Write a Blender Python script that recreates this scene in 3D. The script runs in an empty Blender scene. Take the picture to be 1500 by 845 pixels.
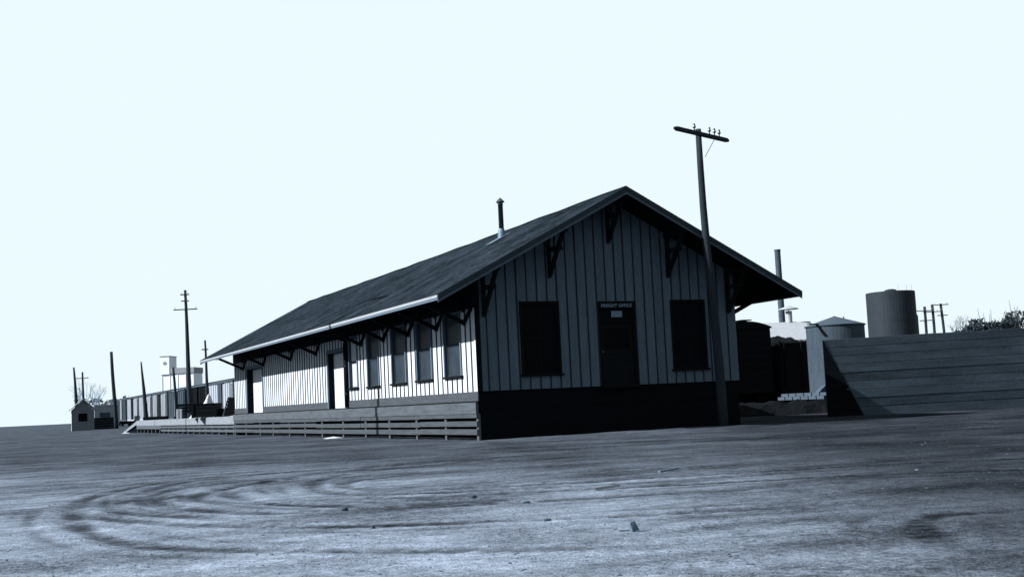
import bpy, bmesh, math, random
from mathutils import Vector, Matrix, noise
random.seed(7)
R = math.radians
S = bpy.context.scene
COL = S.collection

# ------------------------------------------------------------------ materials
TINT = (0.69, 1.0, 1.36)          # the cool cast of the old print, carried by the surfaces themselves

def grey(v, t=TINT):
    v *= 0.78
    return (min(v*t[0], 1), min(v*t[1], 1), min(v*t[2], 1), 1)

def nodes_of(name):
    m = bpy.data.materials.new(name)
    m.use_nodes = True
    nt = m.node_tree
    return m, nt, nt.nodes['Principled BSDF']

def N(nt, kind, **kw):
    n = nt.nodes.new(kind)
    for k, v in kw.items():
        setattr(n, k, v)
    return n

def math_node(nt, op, a, b=None, clamp=False):
    n = nt.nodes.new('ShaderNodeMath'); n.operation = op; n.use_clamp = clamp
    for i, v in enumerate((a, b)):
        if v is None: continue
        if isinstance(v, (int, float)): n.inputs[i].default_value = v
        else: nt.links.new(v, n.inputs[i])
    return n.outputs[0]

def mat(name, v, rough=0.85, var=0.35, scale=(3, 3, 3), bump=0.15, fine=40.0, boards=0.0, spec=0.06, metal=0.0, tint=TINT, stain=0.0):
    """weathered surface: large blotches, stretched grain, optional tone change from board to board"""
    m, nt, b = nodes_of(name)
    L = nt.links
    tc = N(nt, 'ShaderNodeNewGeometry')
    mp = N(nt, 'ShaderNodeMapping'); mp.inputs['Scale'].default_value = scale
    L.new(tc.outputs['Position'], mp.inputs['Vector'])
    n1 = N(nt, 'ShaderNodeTexNoise'); n1.inputs['Scale'].default_value = 1.0; n1.inputs['Detail'].default_value = 6; n1.inputs['Roughness'].default_value = 0.65
    L.new(mp.outputs[0], n1.inputs['Vector'])
    n2 = N(nt, 'ShaderNodeTexNoise'); n2.inputs['Scale'].default_value = fine/10; n2.inputs['Detail'].default_value = 5; n2.inputs['Roughness'].default_value = 0.7
    L.new(mp.outputs[0], n2.inputs['Vector'])
    f = math_node(nt, 'MULTIPLY', math_node(nt, 'SUBTRACT', n1.outputs['Fac'], 0.5), 2*var)
    f2 = math_node(nt, 'MULTIPLY', math_node(nt, 'SUBTRACT', n2.outputs['Fac'], 0.5), 1.2*var)
    f = math_node(nt, 'ADD', f, f2)
    if boards:
        sp = N(nt, 'ShaderNodeSeparateXYZ'); L.new(tc.outputs['Position'], sp.inputs[0])
        s = math_node(nt, 'ADD', sp.outputs['X'], sp.outputs['Y'])
        s = math_node(nt, 'FLOOR', math_node(nt, 'DIVIDE', math_node(nt, 'ADD', s, 0.001), boards))
        wn = N(nt, 'ShaderNodeTexWhiteNoise', noise_dimensions='1D'); L.new(s, wn.inputs['W'])
        f = math_node(nt, 'ADD', f, math_node(nt, 'MULTIPLY', math_node(nt, 'SUBTRACT', wn.outputs['Value'], 0.5), 0.14))
    if stain:
        n3 = N(nt, 'ShaderNodeTexNoise'); n3.inputs['Scale'].default_value = 0.9; n3.inputs['Detail'].default_value = 8; n3.inputs['Roughness'].default_value = 0.75
        L.new(tc.outputs['Position'], n3.inputs['Vector'])
        st = math_node(nt, 'MULTIPLY', math_node(nt, 'SUBTRACT', n3.outputs['Fac'], 0.56, clamp=True), -stain*5)
        f = math_node(nt, 'ADD', f, st)
    k = math_node(nt, 'MAXIMUM', math_node(nt, 'ADD', f, 1.0), 0.12)
    vm = N(nt, 'ShaderNodeVectorMath', operation='SCALE')
    vm.inputs[0].default_value = grey(v, tint)[:3]
    L.new(k, vm.inputs['Scale'])
    L.new(vm.outputs[0], b.inputs['Base Color'])
    b.inputs['Roughness'].default_value = rough
    b.inputs['Metallic'].default_value = metal
    b.inputs['Specular IOR Level'].default_value = spec
    if bump:
        bp = N(nt, 'ShaderNodeBump'); bp.inputs['Strength'].default_value = bump; bp.inputs['Distance'].default_value = 0.02
        L.new(n2.outputs['Fac'], bp.inputs['Height']); L.new(bp.outputs[0], b.inputs['Normal'])
    return m

M = {}
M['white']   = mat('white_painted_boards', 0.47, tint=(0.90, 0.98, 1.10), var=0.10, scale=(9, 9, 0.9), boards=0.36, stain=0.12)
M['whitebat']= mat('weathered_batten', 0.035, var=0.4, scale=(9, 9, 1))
M['gable']   = mat('shade_darkened_boards', 0.088, spec=0.1, var=0.38, scale=(8, 8, 0.7), boards=0.285, stain=0.35)  # gable boards and battens darkened, the wall's shade put into their colour
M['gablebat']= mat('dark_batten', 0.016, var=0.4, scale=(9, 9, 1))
M['trim']    = mat('bare_grey_plank', 0.047, tint=(0.82, 1.0, 1.22), spec=0.1, var=0.6, scale=(1.5, 1.5, 14), fine=60, stain=0.3)
M['trimlt']  = mat('pale_worn_plank', 0.064, tint=(0.82, 1.0, 1.22), spec=0.1, var=0.65, scale=(1.2, 1.2, 10), fine=60, stain=0.3)
M['deckpale']= mat('sun_bleached_plank', 0.17, tint=(0.86, 0.98, 1.15), var=0.5, scale=(1.2, 1.2, 10), fine=60, stain=0.25)
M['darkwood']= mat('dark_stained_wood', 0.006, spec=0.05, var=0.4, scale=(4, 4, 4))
M['soffit']  = mat('dark_soffit_boards', 0.006, spec=0.05, var=0.4, scale=(2, 8, 2))  # near-black base colour for eave undersides and the board along the wall top
M['tar']     = mat('tarred_timber', 0.005, var=0.5, scale=(1, 1, 6), rough=0.95, spec=0.0)
M['fascia']  = mat('white_eave_board', 0.25, tint=(0.90, 0.98, 1.10), var=0.15, scale=(4, 1, 4), stain=0.2)
M['fascia2'] = mat('grey_eave_moulding', 0.10, var=0.2, scale=(4, 1, 4))
M['rake']    = mat('dark_rake_board', 0.03, var=0.3, scale=(3, 3, 3))
M['rakelt']  = mat('grey_rake_moulding', 0.075, var=0.3, scale=(3, 3, 3))
M['frame']   = mat('grey_window_trim', 0.10, var=0.25, scale=(6, 6, 2))
M['sash']    = mat('painted_window_sash', 0.030, var=0.3, scale=(6, 6, 2))
M['framedk'] = mat('dark_window_trim', 0.0035, var=0.3, scale=(6, 6, 2))
M['blind']   = mat('pale_roller_blind', 0.36, tint=(0.90, 0.98, 1.10), var=0.12, scale=(4, 4, 1), bump=0.05)
M['doorwht'] = mat('white_freight_door', 0.42, tint=(0.90, 0.98, 1.10), var=0.14, scale=(5, 5, 0.8), stain=0.1)
M['doordk']  = mat('dark_office_door', 0.0055, var=0.35, scale=(3, 3, 8))
M['black']   = mat('black_opening', 0.006, var=0.2, rough=0.95, spec=0.05)
M['letter']  = mat('white_sign_lettering', 0.20, var=0.1, bump=0)
M['paper']   = mat('white_notice_paper', 0.16, var=0.3, bump=0)
M['pole']    = mat('weathered_pole_wood', 0.022, spec=0.05, var=0.45, scale=(14, 14, 1.0), fine=30, bump=0.4)
M['poledk']  = mat('dark_pole_wood', 0.022, var=0.4, scale=(10, 10, 1.0))
M['glassy']  = mat('dark_glazed_insulator', 0.03, rough=0.25, var=0.1, spec=0.5)
M['tin']     = mat('galvanised_tin', 0.14, rough=0.5, var=0.3, metal=0.2, scale=(8, 8, 3))
M['rust']    = mat('rusty_pipe', 0.055, rough=0.7, var=0.4, scale=(8, 8, 3))
M['tank']    = mat('grey_tank_plate', 0.046, rough=0.7, var=0.45, scale=(2.5, 2.5, 0.6), stain=0.4)
M['tankrf']  = mat('grey_tank_roof', 0.06, rough=0.7, var=0.3, scale=(3, 3, 3))
M['tanklg']  = mat('dark_tank_plate', 0.021, spec=0.1, rough=0.7, var=0.4, scale=(1.2, 1.2, 0.4), stain=0.4)
M['concrete']= mat('pale_concrete', 0.70, tint=(0.90, 0.98, 1.10), var=0.2, scale=(0.3, 0.3, 0.3))
M['concgrey']= mat('grey_concrete_roof', 0.24, tint=(0.90, 0.98, 1.10), var=0.2, scale=(0.3, 0.3, 0.3))
M['cribbing']= mat('weathered_cribbing', 0.065, var=0.4, scale=(2, 2, 9))
M['carA']    = mat('faded_boxcar_paint', 0.20, tint=(0.86, 0.98, 1.15), var=0.3, scale=(2.5, 2.5, 0.4), stain=0.4)
M['carB']    = mat('pale_boxcar_paint', 0.26, tint=(0.86, 0.98, 1.15), var=0.3, scale=(2.5, 2.5, 0.4), stain=0.4)
M['carC']    = mat('dark_boxcar_paint', 0.045, var=0.4, scale=(2.5, 2.5, 0.4), stain=0.4)
M['carK']    = mat('black_boxcar_paint', 0.004, var=0.4, scale=(2, 2, 0.5), rough=0.9, spec=0.03)
M['carroof'] = mat('boxcar_roof', 0.05, var=0.3)
M['coal']    = mat('lump_coal', 0.004, var=0.5, rough=0.9, spec=0.04, scale=(3, 3, 3), bump=0.6)
M['canvas']  = mat('white_canvas', 0.45, tint=(0.90, 0.98, 1.10), var=0.1, scale=(2, 2, 2), bump=0.2)
M['shed']    = mat('grey_shed_boards', 0.12, tint=(0.86, 0.98, 1.15), var=0.3, scale=(1.5, 1.5, 6), boards=0.0)
M['shedwh']  = mat('pale_shed_side', 0.40, tint=(0.90, 0.98, 1.10), var=0.2, scale=(1.5, 1.5, 6))
M['shedroof']= mat('tin_shed_roof', 0.30, tint=(0.90, 0.98, 1.10), var=0.2, rough=0.6)
M['twig']    = mat('bare_twig_bark', 0.07, var=0.3, scale=(5, 5, 5), bump=0)
M['twigpale']= mat('overexposed_twig_bark', 0.28, var=0.2, scale=(5, 5, 5), bump=0)  # bark lightened so the overexposure of far twigs sits in the colour
M['brush']   = mat('dark_brush_leaf', 0.025, var=0.5, scale=(2, 2, 2), bump=0)
M['stone']   = mat('field_stone', 0.11, var=0.5, scale=(30, 30, 30))
M['clod']    = mat('dark_clod', 0.05, var=0.5, scale=(30, 30, 30))
M['stake']   = mat('splintered_wood', 0.12, var=0.4, scale=(20, 20, 4))

def shingles():
    m, nt, b = nodes_of('asphalt_shingle_roof'); L = nt.links
    g = N(nt, 'ShaderNodeNewGeometry')
    sp = N(nt, 'ShaderNodeSeparateXYZ'); L.new(g.outputs['Position'], sp.inputs[0])
    cb = N(nt, 'ShaderNodeCombineXYZ')
    L.new(sp.outputs['Y'], cb.inputs[0])
    L.new(math_node(nt, 'MULTIPLY', sp.outputs['Z'], 2.2), cb.inputs[1])
    br = N(nt, 'ShaderNodeTexBrick'); br.inputs['Scale'].default_value = 1
    br.inputs['Brick Width'].default_value = 0.30; br.inputs['Row Height'].default_value = 0.14; br.inputs['Mortar Size'].default_value = 0.008
    br.inputs['Color1'].default_value = (0.75,)*3+(1,); br.inputs['Color2'].default_value = (1.2,)*3+(1,); br.inputs['Mortar'].default_value = (0.45,)*3+(1,)
    L.new(cb.outputs[0], br.inputs['Vector'])
    n = N(nt, 'ShaderNodeTexNoise'); n.inputs['Scale'].default_value = 0.8; n.inputs['Detail'].default_value = 8; n.inputs['Roughness'].default_value = 0.7
    L.new(g.outputs['Position'], n.inputs['Vector'])
    n2 = N(nt, 'ShaderNodeTexNoise'); n2.inputs['Scale'].default_value = 9; n2.inputs['Detail'].default_value = 4
    L.new(g.outputs['Position'], n2.inputs['Vector'])
    k = math_node(nt, 'ADD', math_node(nt, 'ADD', math_node(nt, 'MULTIPLY', n.outputs['Fac'], 3.6), -1.6), math_node(nt, 'MULTIPLY', n2.outputs['Fac'], 1.6))
    mx = N(nt, 'ShaderNodeVectorMath', operation='SCALE'); L.new(br.outputs['Color'], mx.inputs[0]); L.new(k, mx.inputs['Scale'])
    tn = N(nt, 'ShaderNodeVectorMath', operation='MULTIPLY'); L.new(mx.outputs[0], tn.inputs[0]); tn.inputs[1].default_value = grey(0.0205)[:3]
    L.new(tn.outputs[0], b.inputs['Base Color']); b.inputs['Roughness'].default_value = 0.95; b.inputs['Specular IOR Level'].default_value = 0.0
    bp = N(nt, 'ShaderNodeBump'); bp.inputs['Strength'].default_value = 0.5; bp.inputs['Distance'].default_value = 0.02
    L.new(br.outputs['Color'], bp.inputs['Height']); L.new(bp.outputs[0], b.inputs['Normal'])
    return m
M['shingle'] = shingles()

def glass(name, v, rough):
    m, nt, b = nodes_of(name); L = nt.links
    g = N(nt, 'ShaderNodeNewGeometry')
    n = N(nt, 'ShaderNodeTexNoise'); n.inputs['Scale'].default_value = 2.5; n.inputs['Detail'].default_value = 6
    L.new(g.outputs['Position'], n.inputs['Vector'])
    vm = N(nt, 'ShaderNodeVectorMath', operation='SCALE'); vm.inputs[0].default_value = grey(v)[:3]
    L.new(math_node(nt, 'ADD', n.outputs['Fac'], 0.5), vm.inputs['Scale']); L.new(vm.outputs[0], b.inputs['Base Color'])
    b.inputs['Roughness'].default_value = rough; b.inputs['Specular IOR Level'].default_value = 0.015
    return m
M['glass'] = glass('dusty_window_glass', 0.028, 0.35)
M['glassdk'] = glass('dark_window_glass', 0.003, 0.5)

# ------------------------------------------------------------------ mesh builder
class MB:
    def __init__(s): s.v = []; s.f = []; s.m = []; s.mats = []
    def mi(s, m):
        if m not in s.mats: s.mats.append(m)
        return s.mats.index(m)
    def poly(s, vs, faces, m):
        o = len(s.v); s.v += [tuple(v) for v in vs]; k = s.mi(m)
        for f in faces: s.f.append([i+o for i in f]); s.m.append(k)
        return s
    def box(s, a, b, m):
        x0, y0, z0 = [min(p, q) for p, q in zip(a, b)]; x1, y1, z1 = [max(p, q) for p, q in zip(a, b)]
        return s.poly([(x0,y0,z0),(x1,y0,z0),(x1,y1,z0),(x0,y1,z0),(x0,y0,z1),(x1,y0,z1),(x1,y1,z1),(x0,y1,z1)],
                      [(0,3,2,1),(4,5,6,7),(0,1,5,4),(1,2,6,5),(2,3,7,6),(3,0,4,7)], m)
    def bar(s, a, b, w, h, m, up=(0, 0, 1)):
        a = Vector(a); b = Vector(b); d = (b-a).normalized(); up = Vector(up)
        if abs(d.dot(up)) > 0.98: up = Vector((1, 0, 0))
        r = d.cross(up).normalized()*w/2; u = r.cross(d).normalized()*h/2
        vs = [a-r-u, a+r-u, a+r+u, a-r+u, b-r-u, b+r-u, b+r+u, b-r+u]
        return s.poly(vs, [(0,1,2,3),(7,6,5,4),(1,0,4,5),(2,1,5,6),(3,2,6,7),(0,3,7,4)], m)
    def tube(s, pts, radii, m, n=12, cap=True):
        pts = [Vector(p) for p in pts]; o = len(s.v); k = s.mi(m); ref = None
        for i, p in enumerate(pts):
            d = (pts[min(i+1, len(pts)-1)]-pts[max(i-1, 0)]).normalized()
            a = d.cross(Vector((0, 0, 1)) if abs(d.z) < 0.95 else Vector((0, 1, 0))).normalized()
            if ref is not None and a.dot(ref) < 0: a = -a
            ref = a; b = d.cross(a)
            for j in range(n):
                t = 2*math.pi*j/n
                s.v.append(tuple(p+(a*math.cos(t)+b*math.sin(t))*radii[i]))
        for i in range(len(pts)-1):
            for j in range(n):
                q = (j+1) % n
                s.f.append([o+i*n+j, o+i*n+q, o+(i+1)*n+q, o+(i+1)*n+j]); s.m.append(k)
        if cap:
            s.f.append([o+j for j in range(n)][::-1]); s.m.append(k)
            s.f.append([o+(len(pts)-1)*n+j for j in range(n)]); s.m.append(k)
        return s
    def prism(s, prof, axis, a, b, m):
        """closed outline in the other two axes, swept from a to b along axis"""
        n = len(prof)
        def pt(p, t):
            return {'x': (t, p[0], p[1]), 'y': (p[0], t, p[1]), 'z': (p[0], p[1], t)}[axis]
        vs = [pt(p, a) for p in prof]+[pt(p, b) for p in prof]
        fs = [tuple(range(n))[::-1], tuple(range(n, 2*n))]+[(i, (i+1) % n, n+(i+1) % n, n+i) for i in range(n)]
        return s.poly(vs, fs, m)

def link(o, parent=None):
    COL.objects.link(o)
    if parent: o.parent = parent
    return o

def obj(name, mb, parent=None, off=(0, 0, 0), smooth=False, label=None):
    me = bpy.data.meshes.new(name)
    ox, oy, oz = off
    me.from_pydata([(x-ox, y-oy, z-oz) for x, y, z in mb.v], [], mb.f)
    for m in mb.mats: me.materials.append(m)
    me.polygons.foreach_set('material_index', mb.m)
    bm = bmesh.new(); bm.from_mesh(me); bmesh.ops.recalc_face_normals(bm, faces=bm.faces); bm.to_mesh(me); bm.free()
    if smooth: me.polygons.foreach_set('use_smooth', [True]*len(me.polygons))
    o = bpy.data.objects.new(name, me); link(o, parent)
    if label: o['label'] = label
    return o

def tag(o, label, cat, group=None, kind=None):
    o['label'] = label; o['category'] = cat
    if group: o['group'] = group
    if kind: o['kind'] = kind
    return o

def thing(name, label, cat, loc=(0, 0, 0), rz=0, group=None):
    o = bpy.data.objects.new(name, None); o.empty_display_size = 0.3
    o.location = loc; o.rotation_euler = (0, 0, rz)
    return tag(link(o), label, cat, group)

def solo(name, mb, label, cat, loc, group=None, smooth=False, rz=0):
    o = obj(name, mb, smooth=smooth); o.location = loc; o.rotation_euler = (0, 0, rz)
    return tag(o, label, cat, group)

# ------------------------------------------------------------------ camera, sun, sky
cam = bpy.data.cameras.new('camera'); co = link(bpy.data.objects.new('camera', cam))
f_px, pitch, roll, yaw = 1804.66, R(5.271), R(-2.718), R(24.362)
fw = Vector((math.sin(yaw)*math.cos(pitch), math.cos(yaw)*math.cos(pitch), math.sin(pitch)))
r0 = Vector((math.cos(yaw), -math.sin(yaw), 0)); u0 = r0.cross(fw)
rt = r0*math.cos(roll)+u0*math.sin(roll); up = -r0*math.sin(roll)+u0*math.cos(roll)
mw = Matrix((( rt.x, up.x, -fw.x, -11.655), (rt.y, up.y, -fw.y, -28.003), (rt.z, up.z, -fw.z, 0.892), (0, 0, 0, 1)))
co.matrix_world = mw
cam.sensor_width = 36; cam.lens = 36*f_px/1500; cam.clip_start = 0.05; cam.clip_end = 9000
S.camera = co

SUN_AZ, SUN_EL = R(6), R(33)      # azimuth: how far round from -X towards +Y the sun stands
sd = Vector((-math.cos(SUN_AZ)*math.cos(SUN_EL), math.sin(SUN_AZ)*math.cos(SUN_EL), math.sin(SUN_EL)))
sl = bpy.data.lights.new('sun', 'SUN'); sl.energy = 4.5; sl.angle = R(0.5); sl.color = (1.0, 0.985, 0.96)
so = link(bpy.data.objects.new('sun', sl)); so.rotation_euler = (-sd).to_track_quat('-Z', 'Y').to_euler(); so.location = sd*60

W = bpy.data.worlds.new('World'); S.world = W; W.use_nodes = True
nt = W.node_tree; nt.nodes.clear(); L = nt.links
sky = N(nt, 'ShaderNodeTexSky', sky_type='NISHITA'); sky.sun_disc = False
sky.sun_elevation = SUN_EL; sky.sun_rotation = math.atan2(sd.x, sd.y)
sky.air_density = 1.0; sky.dust_density = 0.3; sky.ozone_density = 1.0
bw = N(nt, 'ShaderNodeRGBToBW'); L.new(sky.outputs[0], bw.inputs[0])
SKY_STRENGTH = 0.135
EXPO = 1.6
cap = math_node(nt, 'MINIMUM', bw.outputs[0], 1.0/(2**EXPO)/SKY_STRENGTH)
vm = N(nt, 'ShaderNodeVectorMath', operation='SCALE'); vm.inputs[0].default_value = (0.84, 0.965, 1.0); L.new(cap, vm.inputs['Scale'])
bg = N(nt, 'ShaderNodeBackground'); bg.inputs['Strength'].default_value = SKY_STRENGTH; L.new(vm.outputs[0], bg.inputs['Color'])
wo = N(nt, 'ShaderNodeOutputWorld'); L.new(bg.outputs[0], wo.inputs[0])

vs = S.view_settings
S.display_settings.display_device = 'sRGB'
vs.view_transform = 'Standard'; vs.look = 'None'; vs.exposure = EXPO; vs.gamma = 1; vs.use_curve_mapping = False

# ------------------------------------------------------------------ ground
TRACKS = [
 [(0.5,-9.8),(-2.2,-9.3),(-5.2,-9.5),(-6.5,-10.2),(-7.6,-11.0),(-8.8,-11.4),(-9.4,-12.3),(-9.6,-13.1),(-9.7,-14.2),(-9.6,-15.2),(-9.4,-16.1),(-9.0,-16.8),(-8.5,-17.0),(-7.9,-17.4),(-6.8,-17.9),(-4.0,-18.8)],
 [(-6.0,-7.8),(-8.0,-8.9),(-9.4,-10.5),(-9.9,-11.5),(-10.3,-12.6),(-10.5,-13.9),(-10.7,-15.9),(-10.7,-17.0),(-10.6,-18.0),(-10.4,-18.8),(-10.1,-19.3),(-9.6,-19.9),(-8.6,-20.9),(-6.5,-22.4)],
 [(-9.0,-12.4),(-9.8,-13.4),(-10.2,-14.3),(-10.2,-15.1),(-10.0,-15.9),(-9.5,-16.9)],
 [(-10.6,-14.7),(-10.4,-16.0),(-10.1,-16.8),(-9.7,-17.6),(-9.0,-18.5),(-7.6,-19.4),(-5.5,-20.4)],
 [(-3.0,-9.3),(-6.4,-11.0),(-7.3,-12.0),(-7.7,-13.1),(-7.9,-14.1),(-7.8,-15.1),(-7.2,-15.8),(-5.6,-16.6),(-2.5,-17.4)],
 [(-4.8,-10.0),(-7.5,-11.2),(-8.0,-11.6),(-8.5,-12.1),(-8.75,-12.9),(-8.85,-14.2),(-8.8,-15.5),(-8.5,-16.3),(-8.0,-17.1),(-6.2,-17.7)],
 [(-7.0,-10.9),(-7.9,-11.7),(-8.8,-12.6),(-9.25,-13.9),(-9.2,-14.7),(-8.9,-15.7)],
 [(-5.6,-8.6),(-8.4,-10.0),(-9.0,-10.6),(-9.5,-11.8),(-9.72,-13.2),(-9.85,-14.4),(-9.7,-15.5)],
 [(-5.5,-12.0),(-6.9,-12.7),(-7.3,-13.1),(-7.5,-13.8),(-7.4,-14.6)],
 [(-4.6,-21.9),(-5.4,-21.5),(-5.7,-21.5),(-6.1,-21.8),(-6.45,-22.3),(-6.7,-22.8),(-6.8,-23.6)],
 [(-9,-2.5),(-4,-5.2),(2,-7.2),(8,-10.6),(12,-14.5)],
 [(-9,-4.0),(-4,-6.6),(2,-8.7),(7.5,-12.0),(11,-15.8)],
 [(-9.0,-14.8),(-7.6,-16.1),(-5.6,-17.2),(-3,-18.4),(0,-20.5)],
 [(-8.3,-14.6),(-6.6,-15.6),(-4.6,-16.4),(-1.5,-17.4),(2,-19.5)],
]
def spline(pts):
    out = []
    P = [Vector((x, y, 0)) for x, y in pts]
    for i in range(len(P)-1):
        a, b, c, d = P[max(i-1, 0)], P[i], P[i+1], P[min(i+2, len(P)-1)]
        n = max(3, int((c-b).length/0.18))
        for k in range(n):
            t = k/n
            out.append(0.5*((2*b)+(c-a)*t+(2*a-5*b+4*c-d)*t*t+(3*b-a-3*c+d)*t**3))
    out.append(P[-1]); return out
from mathutils.kdtree import KDTree
pts_all = [(p, ti, i/len(sp_)) for ti, t in enumerate(TRACKS) for sp_ in [spline(t)] for i, p in enumerate(sp_)]
kd = KDTree(len(pts_all))
for i, (p, _, _) in enumerate(pts_all): kd.insert(p, i)
kd.balance()

def ground_h(x, y, r):
    """height of the beaten dirt and how churned it is at x, y (r: distance from the photographer)"""
    v = Vector((x, y, 0))
    h = 0.022*noise.noise(v*0.15)+0.005*noise.noise(v*0.9+Vector((3, 1, 0)))
    h += 0.07*math.exp(-((y+1.9)/1.8)**2-((x-4.5)/4.5)**2)*(0.6+0.6*noise.noise(v*0.6)+.3*noise.noise(v*2.1))     # low swell before the gable
    tr = 0.0
    if r < 45:
        h += 0.003*noise.noise(v*2.6)+0.004*noise.noise(v*6.1)
        if r < 22: h += 0.004*noise.noise(v*15.0)+0.003*noise.noise(v*31.0)
        best = {}
        for co_, idx, d in kd.find_range(v, 0.62):
            ti = pts_all[idx][1]
            if ti not in best or d < best[ti][0]: best[ti] = (d, pts_all[idx][2])
        for ti, (d, u) in best.items():
            fade = min(1, u*6, (1-u)*6)
            wob = 0.85+0.5*noise.noise(v*1.3+Vector((ti, 0, 0)))
            rut = math.exp(-(d/0.12)**2)*fade*max(0, wob)
            h += -0.012*rut+0.007*math.exp(-((d-0.24)/0.08)**2)*fade*max(0, wob)
            wd = 0.135+0.04*noise.noise(v*0.9+Vector((0, ti, 0)))
            t_ = math.exp(-(d/wd)**4)*fade*min(1.1, max(0.15, 0.8+0.7*noise.noise(v*1.1+Vector((0, 0, ti)))+0.45*noise.noise(v*6)))
            t2 = 0.65*math.exp(-((d-0.40)/0.065)**2)*fade*max(0, 0.5+1.2*noise.noise(v*0.7+Vector((ti, 5, 0))))
            tr = max(tr, t_, t2)
    return h, tr

def build_ground():
    cx, cy = -11.655, -28.0
    angs = []
    a = -180.0
    mid = 24.36
    while a < 180:
        angs.append(a)
        off = abs((a-mid+180) % 360-180)
        a += 0.13 if off < 27 else (0.6 if off < 45 else 4.0)
    radii = [0.0]
    r = 1.0
    while r < 6000:
        radii.append(r)
        r *= 1.0065 if 5 < r < 27 else 1.0125 if 4.5 < r < 45 else (1.05 if r < 150 else 1.2)
    na = len(angs)
    cs = [(math.sin(R(t)), math.cos(R(t))) for t in angs]
    V, A = [], []
    for r in radii[1:]:
        for sx, sy in cs:
            x, y = cx+r*sx, cy+r*sy
            h, tr = ground_h(x, y, r)
            if r > 60: h *= max(0, 1-(r-60)/60)
            V.append((x, y, h)); A.append(tr)
    F = []
    for i in range(len(radii)-2):
        for j in range(na):
            k = (j+1) % na
            F.append((i*na+j, (i+1)*na+j, (i+1)*na+k, i*na+k))
    V.append((cx, cy, 0.0)); A.append(0.0)
    c = len(V)-1
    for j in range(na): F.append((c, j, (j+1) % na))
    me = bpy.data.meshes.new('ground'); me.from_pydata(V, [], F)
    at = me.attributes.new('churn', 'FLOAT', 'POINT'); at.data.foreach_set('value', A)
    me.polygons.foreach_set('use_smooth', [True]*len(me.polygons))
    bm = bmesh.new(); bm.from_mesh(me); bmesh.ops.recalc_face_normals(bm, faces=bm.faces)
    bm.faces.ensure_lookup_table()
    if bm.faces[0].normal.z < 0: bmesh.ops.reverse_faces(bm, faces=bm.faces)
    bm.to_mesh(me); bm.free()
    o = link(bpy.data.objects.new('ground', me)); o['kind'] = 'structure'
    # beaten earth: dusty pale soil where traffic runs, darker cinder-mixed soil elsewhere
    m, nt, b = nodes_of('beaten_earth'); L = nt.links
    g = N(nt, 'ShaderNodeNewGeometry'); pos = g.outputs['Position']
    sp = N(nt, 'ShaderNodeSeparateXYZ'); L.new(pos, sp.inputs[0])
    def nz(scale, det=6, rough=0.65, vec=None):
        n = N(nt, 'ShaderNodeTexNoise'); n.inputs['Scale'].default_value = scale; n.inputs['Detail'].default_value = det; n.inputs['Roughness'].default_value = rough
        L.new(vec or pos, n.inputs['Vector']); return n.outputs['Fac']
    mp = N(nt, 'ShaderNodeMapping'); mp.inputs['Rotation'].default_value = (0, 0, R(55)); mp.inputs['Scale'].default_value = (0.35, 1.5, 1); L.new(pos, mp.inputs['Vector'])
    streak = nz(1.0, 8, 0.7, mp.outputs[0])
    big = nz(0.16, 5); mid_ = nz(0.9, 8, 0.7); fine = nz(14, 6, 0.75); grit = nz(60, 3, 0.7)
    d = math_node(nt, 'ADD', math_node(nt, 'MULTIPLY', math_node(nt, 'ADD', sp.outputs['X'], 7.6), -0.867), math_node(nt, 'MULTIPLY', math_node(nt, 'ADD', sp.outputs['Y'], 15.3), -0.497))
    d = math_node(nt, 'ADD', d, math_node(nt, 'MULTIPLY', math_node(nt, 'SUBTRACT', streak, 0.5), 11.0))
    d = math_node(nt, 'ADD', d, math_node(nt, 'MULTIPLY', math_node(nt, 'SUBTRACT', big, 0.5), 9.0))
    mr = N(nt, 'ShaderNodeMapRange', interpolation_type='SMOOTHSTEP'); mr.inputs['From Min'].default_value = -7.5; mr.inputs['From Max'].default_value = 4.5
    L.new(d, mr.inputs['Value']); dust = mr.outputs[0]
    # the soil is made darker in a strip to the right
    d2 = math_node(nt, 'ADD', math_node(nt, 'MULTIPLY', math_node(nt, 'ADD', sp.outputs['X'], 6.2), 0.86), math_node(nt, 'MULTIPLY', math_node(nt, 'ADD', sp.outputs['Y'], 21.5), -0.50))
    d2 = math_node(nt, 'ADD', d2, math_node(nt, 'MULTIPLY', math_node(nt, 'SUBTRACT', mid_, 0.5), 2.0))
    mr2 = N(nt, 'ShaderNodeMapRange', interpolation_type='SMOOTHSTEP'); mr2.inputs['From Min'].default_value = -0.8; mr2.inputs['From Max'].default_value = 1.6
    L.new(d2, mr2.inputs['Value'])
    dust = math_node(nt, 'MULTIPLY', dust, math_node(nt, 'SUBTRACT', 1.0, math_node(nt, 'MULTIPLY', mr2.outputs[0], 0.75)))
    k = math_node(nt, 'ADD', 0.052, math_node(nt, 'MULTIPLY', dust, 0.118))
    tone = math_node(nt, 'MAXIMUM', 0.3, math_node(nt, 'ADD', -3.75, math_node(nt, 'ADD', math_node(nt, 'ADD', math_node(nt, 'MULTIPLY', nz(0.38, 6, 0.7), 3.1), math_node(nt, 'MULTIPLY', mid_, 0.8)), math_node(nt, 'ADD', math_node(nt, 'MULTIPLY', nz(4.2, 5, 0.7), 1.2), math_node(nt, 'ADD', math_node(nt, 'MULTIPLY', fine, 2.4), math_node(nt, 'MULTIPLY', grit, 2.0))))))
    stp = N(nt, 'ShaderNodeMapRange'); stp.inputs['From Min'].default_value = 0.36; stp.inputs['From Max'].default_value = 0.6; stp.inputs['To Min'].default_value = 0.72; stp.inputs['To Max'].default_value = 1.15; L.new(streak, stp.inputs['Value'])
    k = math_node(nt, 'MULTIPLY', k, math_node(nt, 'SUBTRACT', 1.0, math_node(nt, 'MULTIPLY', mr2.outputs[0], 0.5)))
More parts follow.
